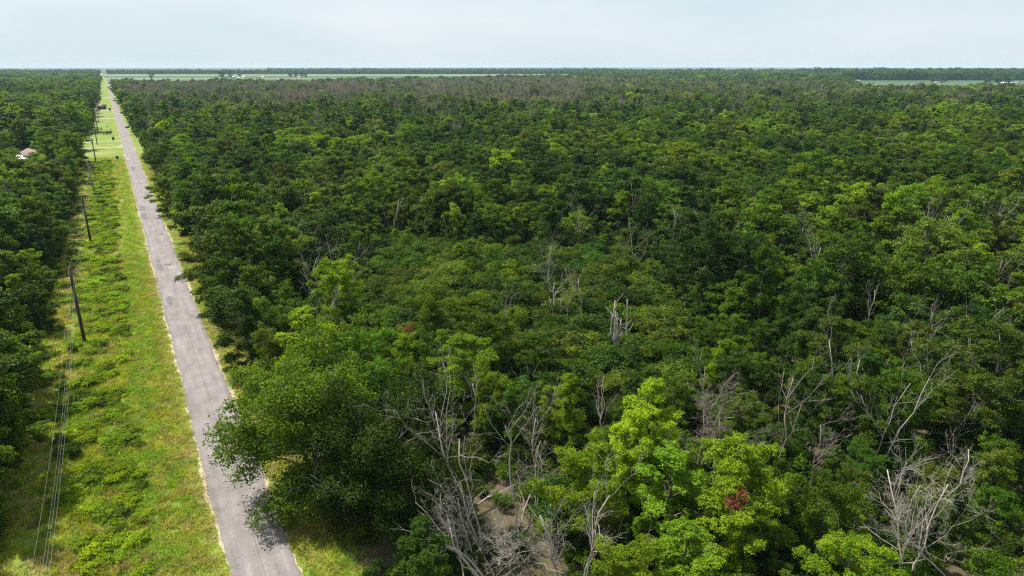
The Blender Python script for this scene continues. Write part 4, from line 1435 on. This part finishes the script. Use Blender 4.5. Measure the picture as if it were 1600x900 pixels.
# ------------------------------------------------------------------ houses, sheds, bins, hedge on the lawns
WALLW = plain('white_siding', (0.72, 0.73, 0.74), .6)
ROOFB = plain('brown_shingle', (0.17, 0.115, 0.095), .85)
ROOFR = plain('red_brown_metal_roof', (0.15, 0.065, 0.05), .6)
ROOFG = plain('grey_shingle', (0.25, 0.24, 0.24), .85)
ROOFW = plain('white_metal_roof', (0.78, 0.79, 0.80), .35)
GLASS = plain('dark_window_glass', (0.03, 0.035, 0.04), .12)
TRIM = plain('white_trim', (0.78, 0.78, 0.76), .5)
DOORM = plain('brown_door', (0.12, 0.07, 0.045), .5)
TARP = plain('tan_wall', (0.42, 0.33, 0.25), .7)


def house(name, x, y, rz, L, Wd, hw, hr, wallm, roofm, label, cat, nwin=3, eave=.4, porch=False):
    e = empty(name, (x, y, 0), rz)
    MB().box(-L / 2, L / 2, -Wd / 2, Wd / 2, 0, hw).obj('wall', wallm, e)
    g = MB()
    for sx in (-1, 1):
        g.add([(sx * L / 2, -Wd / 2, hw), (sx * L / 2, Wd / 2, hw), (sx * L / 2, 0, hw + hr)], (), [(0, 1, 2)])
    g.obj('gable', wallm, e)
    rm = MB()
    a = math.atan2(hr, Wd / 2)
    for s in (-1, 1):
        yo, zo = s * (Wd / 2 + eave), hw - eave * math.tan(a)
        tk = .14
        l2 = L / 2 + .35
        rm.add([(-l2, yo, zo + .02), (l2, yo, zo + .02), (l2, 0, hw + hr + .02), (-l2, 0, hw + hr + .02),
                (-l2, yo, zo + tk), (l2, yo, zo + tk), (l2, 0, hw + hr + tk), (-l2, 0, hw + hr + tk)],
               [(0, 1, 2, 3), (4, 5, 6, 7), (0, 1, 5, 4), (1, 2, 6, 5), (3, 0, 4, 7)])
    rm.obj('roof', roofm, e)
    for s in (-1, 1):
        for k in range(nwin):
            xx = -L / 2 + L * (k + .5) / nwin
            if k == nwin // 2 and nwin > 1:
                d = MB().box(xx - .48, xx + .48, s * Wd / 2 - .02, s * Wd / 2 + s * .05 if s > 0 else s * Wd / 2 + .02, .05, 2.1) if s > 0 else \
                    MB().box(xx - .48, xx + .48, -Wd / 2 - .05, -Wd / 2 + .02, .05, 2.1)
                d.obj('door', DOORM, e)
                continue
            y0, y1 = (Wd / 2 - .02, Wd / 2 + .03) if s > 0 else (-Wd / 2 - .03, -Wd / 2 + .02)
            wv = MB().box(xx - .6, xx + .6, y0, y1, .9, 2.0).obj('window', GLASS, e)
            fr = MB()
            yy0, yy1 = (y0, y1 + .03) if s > 0 else (y0 - .03, y1)
            fr.box(xx - .68, xx - .6, yy0, yy1, .82, 2.08).box(xx + .6, xx + .68, yy0, yy1, .82, 2.08)
            fr.box(xx - .6, xx + .6, yy0, yy1, 2.0, 2.08).box(xx - .6, xx + .6, yy0, yy1, .82, .9)
            fr.obj('frame', TRIM, wv)
    return tag(e, label, cat)


hxy = at(42, 246, 2.6)
hs = house('house', hxy[0] + 3.5, hxy[1] + 3, R_(-66), 18, 8, 3.0, 1.9, WALLW, ROOFB, 'low white house with a brown roof among the trees left of the road', 'house', 5)
pr_ = MB()
pr_.add([(-9.2, -4.45, 2.86), (9.2, -4.45, 2.86), (9.2, -8.6, 2.3), (-9.2, -8.6, 2.3), (-9.2, -4.45, 2.94), (9.2, -4.45, 2.94), (9.2, -8.6, 2.38), (-9.2, -8.6, 2.38)],
        [(0, 1, 2, 3), (4, 7, 6, 5), (0, 4, 5, 1), (1, 5, 6, 2), (2, 6, 7, 3), (3, 7, 4, 0)])
o = pr_.obj('porch_roof', ROOFW, hs)
o['label'] = 'white metal porch roof'
for xx in (-8.8, -4.4, 0.0, 4.4, 8.8):
    MB().box(xx - .08, xx + .08, -8.45, -8.29, 0, 2.31).obj('porch_post', TRIM, hs)
sxy = at(159, 169, 1)
house('shed', sxy[0], sxy[1] + 2, 0, 7.0, 6.0, 2.4, 1.6, DOORM, ROOFR, 'red-brown shed on the lawn beside the far part of the road', 'shed', 1)
fx, fy = at_f(152, 1150)
# white farm buildings out in the fields
for k, (px, f, L, Wd, h, rf_, lb) in enumerate([
        (362, 2330, 24, 14, 6, ROOFW, 'white barn under the pair of tall trees in the far field'),
        (372, 2300, 18, 12, 4, ROOFW, 'low white barn right of the pair of tall trees in the far field'),
        (379, 2290, 9, 9, 8, ROOFW, 'small white tank house at the right end of the far farm group'),
        (409, 2290, 10, 8, 6, ROOFW, 'lone white shed in the far field right of the farm group'),
        (467, 2330, 26, 12, 5, ROOFG, 'white farmhouse among the second clump of far field trees'),
        (1343, 1800, 16, 10, 4, ROOFW, 'small white house against the tree line left of the right-hand field'),
        (1469, 1640, 18, 10, 4, ROOFG, 'house tucked under the round tree clump in the right-hand field'),
        (1574, 1560, 16, 9, 4, ROOFW, 'white-roofed barn by the trees at the far right field'),
        (1592, 1540, 26, 12, 5, ROOFG, 'grey-roofed farmhouse at the right edge beside the far field'),
        (157, 3050, 20, 12, 5, ROOFW, 'tiny white building where the road meets the horizon'),
        (922, 2350, 18, 10, 5, ROOFW, 'white roof showing among the far trees near the middle of the horizon')]):
    x, y = at_f(px, f)
    house('farm_building', x, y, -YAW + .1 * (k % 3), L * .7, Wd * .7, h * .45, h * .3, WALLW, rf_, lb, 'farm building', 2)


def far_tree(px, f, H, R, k, c, lb):
    x, y = at_f(px, f)
    t, cr = MIDF[k]
    e = place('field_tree', t, cr, LEAF[c], x, y, H / 12, px, sxy=R / FORM_R[STY[k]] / (H / 12))
    tag(e, lb, 'tree', 'trees standing in the far fields')


far_tree(234, 2250, 20, 10, 0, 'dark', 'lone round tree in the far field right of the road end')
far_tree(345, 2330, 22, 14, 6, 'dark', 'wide left tree of the pair in the far field')
far_tree(358, 2310, 25, 10, 0, 'dark', 'tall right tree of the pair in the far field')
far_tree(372.5, 2320, 15, 7, 6, 'mid', 'smaller tree behind the far white barns')
far_tree(452, 2350, 16, 8, 0, 'dark', 'leftmost tree of the second clump in the far field')
far_tree(461, 2370, 20, 10, 6, 'dark', 'tallest tree of the second clump in the far field')
far_tree(470, 2370, 18, 8, 0, 'dark', 'third tree of the second clump in the far field')
far_tree(476, 2350, 13, 7, 6, 'dark', 'rightmost low tree of the second clump in the far field')
far_tree(1463, 1650, 12, 11, 0, 'dark', 'left tree of the round clump in the right-hand field')
far_tree(1470, 1670, 14, 12, 6, 'dark', 'middle tree of the round clump in the right-hand field')
far_tree(1479, 1650, 12, 10, 0, 'dark', 'right tree of the round clump in the right-hand field')
far_tree(1547, 1600, 12, 12, 6, 'dark', 'lone dark tree between the clumps of the right-hand field')
far_tree(1563, 1580, 15, 13, 0, 'dark', 'left tree of the clump beside the white-roofed barn')
far_tree(1572, 1590, 15, 13, 6, 'dark', 'tree right behind the white-roofed barn')
far_tree(1584, 1580, 13, 10, 0, 'mid', 'tree between the white-roofed barn and the grey farmhouse')
# old oak and companions on the near lawn
for px, py, z, H, Rr, k, c, lb in [(114, 214, 6, 12, 7.0, 0, 'dark', 'dark spreading tree at the edge of the mown lawn'),
                                   (82, 205, 7, 14, 7.0, 6, 'olive', 'olive tree behind the white-walled house'),
                                   (104, 262, 3, 7, 4.0, 0, 'dark', 'dark tree in front of the mown lawn'),
                                   (66, 268, 3, 5.5, 3.6, 6, 'mid', 'green tree right in front of the white-walled house'),
                                   (4, 224, 5, 10, 4.5, 0, 'olive', 'olive tree at the left end of the white-walled house'),
                                   (139, 192, 4, 9, 3.0, 1, 'olive', 'narrow dull tree beside the lawn past the hedge'),
                                   (143, 180, 4, 9, 3.6, 0, 'dark', 'dark tree at the lawn edge near the pale driveways')]:
    x, y = at(px, py, z)
    t, cr = MIDF[k]
    e = place('lawn_tree', t, cr, LEAF[c], x, y, H / 12, px, sxy=Rr / FORM_R[STY[k]] / (H / 12))
    tag(e, lb, 'tree')

# low hedge across the lawn
e = empty('hedge', (-7.2, 447, 0))
rr = np.random.default_rng(95)
cen = np.stack([np.linspace(-6.2, 6.0, 26) + rr.normal(size=26) * .2, rr.normal(size=26) * .5, rr.uniform(.6, 1.2, 26)], -1)
v, q = clump_leaves(cen, rr.uniform(.7, 1.2, 26), .8, 2600, .4, rr)
v[:, 2] = np.maximum(v[:, 2], .1)
link(bpy.data.objects.new('foliage', mesh_np('foliage', v, q, None, LEAF['mid'])), e)
stm = MB()
for c_ in cen[::2]:
    stm.tube([(c_[0], c_[1], 0), (c_[0] + .1, c_[1], c_[2] * .5), (c_[0], c_[1], c_[2])], [.05, .04, .02], 4)
stm.obj('stem', BARK, e)
tag(e, 'low clipped hedge running across the lawn towards the road', 'hedge')

BIN = plain('black_plastic_bin', (0.018, 0.018, 0.02), .45)
BING = plain('dark_teal_plastic_bin', (0.02, 0.06, 0.065), .45)


def wheelie(x, y, m, label, s=1.0):
    e = empty('wheeled_bin', (x, y, .06), 0.2)
    e.scale = (s, s, s)
    b = MB()
    b.add([(-.26, -.3, .08), (.26, -.3, .08), (.26, .3, .08), (-.26, .3, .08), (-.33, -.38, 1.0), (.33, -.38, 1.0), (.33, .38, 1.0), (-.33, .38, 1.0)],
          [(0, 3, 2, 1), (4, 5, 6, 7), (0, 1, 5, 4), (1, 2, 6, 5), (2, 3, 7, 6), (3, 0, 4, 7)])
    b.obj('body', m, e)
    MB().box(-.36, .36, -.42, .44, 1.003, 1.07).obj('lid', m, e)
    MB().tube([(-.3, .5, .98), (.3, .5, .98)], .025, 6).obj('handle', m, e)
    for sx in (-1, 1):
        MB().tube([(sx * .27, .33, .1), (sx * .35, .33, .1)], .12, 10).obj('wheel', BIN, e)
    tag(e, label, 'bin')


wheelie(-.9, 409.5, BIN, 'black bin on the lawn beside the hedge end of the drive', 1.5)
wheelie(-.5, 322.3, BIN, 'black bin at the roadside where the mown lawn begins', 1.25)
wheelie(-.2, 688.0, BING, 'dark teal bin on the pale driveway near the red-brown shed', 2.0)


def mailbox(x, y, label):
    e = empty('mailbox', (x, y, 0))
    MB().box(-.05, .05, -.05, .05, 0, 1.05).obj('post', TIMBER, e)
    th = np.linspace(0, PI, 7)
    prof = [(-.13, 0), (.13, 0)] + [(.13 * math.cos(a), .12 + .13 * math.sin(a)) for a in th]
    m = len(prof)
    vv = [(px_, -.25, 1.052 + pz_) for px_, pz_ in prof] + [(px_, .25, 1.052 + pz_) for px_, pz_ in prof]
    mb = MB()
    mb.add(vv, [(i, (i + 1) % m, m + (i + 1) % m, m + i) for i in range(m)], [(0, i + 1, i) for i in range(1, m - 1)] + [(m, m + i, m + i + 1) for i in range(1, m - 1)])
    mb.obj('box', TRIM, e)
    tag(e, label, 'mailbox')


mailbox(.3, 380, 'white mailbox by the drive opposite the hedge')
mailbox(.6, 668, 'white mailbox between the two pale far driveways')
# fence posts scattered over the far lawn
for k, (x, y) in enumerate([(-1.6, 470), (-6.2, 480), (-3.2, 492), (-3.0, 515), (-5.8, 548), (-6.8, 760), (-3.4, 775), (-5.2, 800), (-1.6, 830)]):
    o = MB().tube([(x, y, 0), (x + .02, y, .9), (x + .03, y, 1.7)], [.13, .12, .1], 7).obj('lawn_post', TIMBER, None)
    n_ = ('nearest', 'second', 'third', 'fourth', 'farthest')[k] if k < 5 else ('nearest', 'second', 'third', 'farthest')[k - 5]
    w_ = 'past the hedge' if k < 5 else 'past the red-brown shed'
    tag(o, '%s short dark post standing in the lawn %s' % (n_, w_), 'post', 'posts on the lawn ' + w_)

# ------------------------------------------------------------------ haze
hm = bpy.data.materials.new('summer_haze')
hm.use_nodes = True
hn, hl = hm.node_tree.nodes, hm.node_tree.links
hn.clear()
ho = hn.new('ShaderNodeOutputMaterial')
pv = hn.new('ShaderNodeVolumePrincipled')
pv.inputs['Color'].default_value = (0.55, 0.80, 1.0, 1)
pv.inputs['Density'].default_value = 0.00005
pv.inputs['Anisotropy'].default_value = 0.0
hl.new(pv.outputs['Volume'], ho.inputs['Volume'])
hz = MB().box(-9000, 9000, -9000, 9000, -1.0, 46.0).obj('haze', hm)
tag(hz, 'thin summer haze over the whole plain', 'haze', kind='stuff')
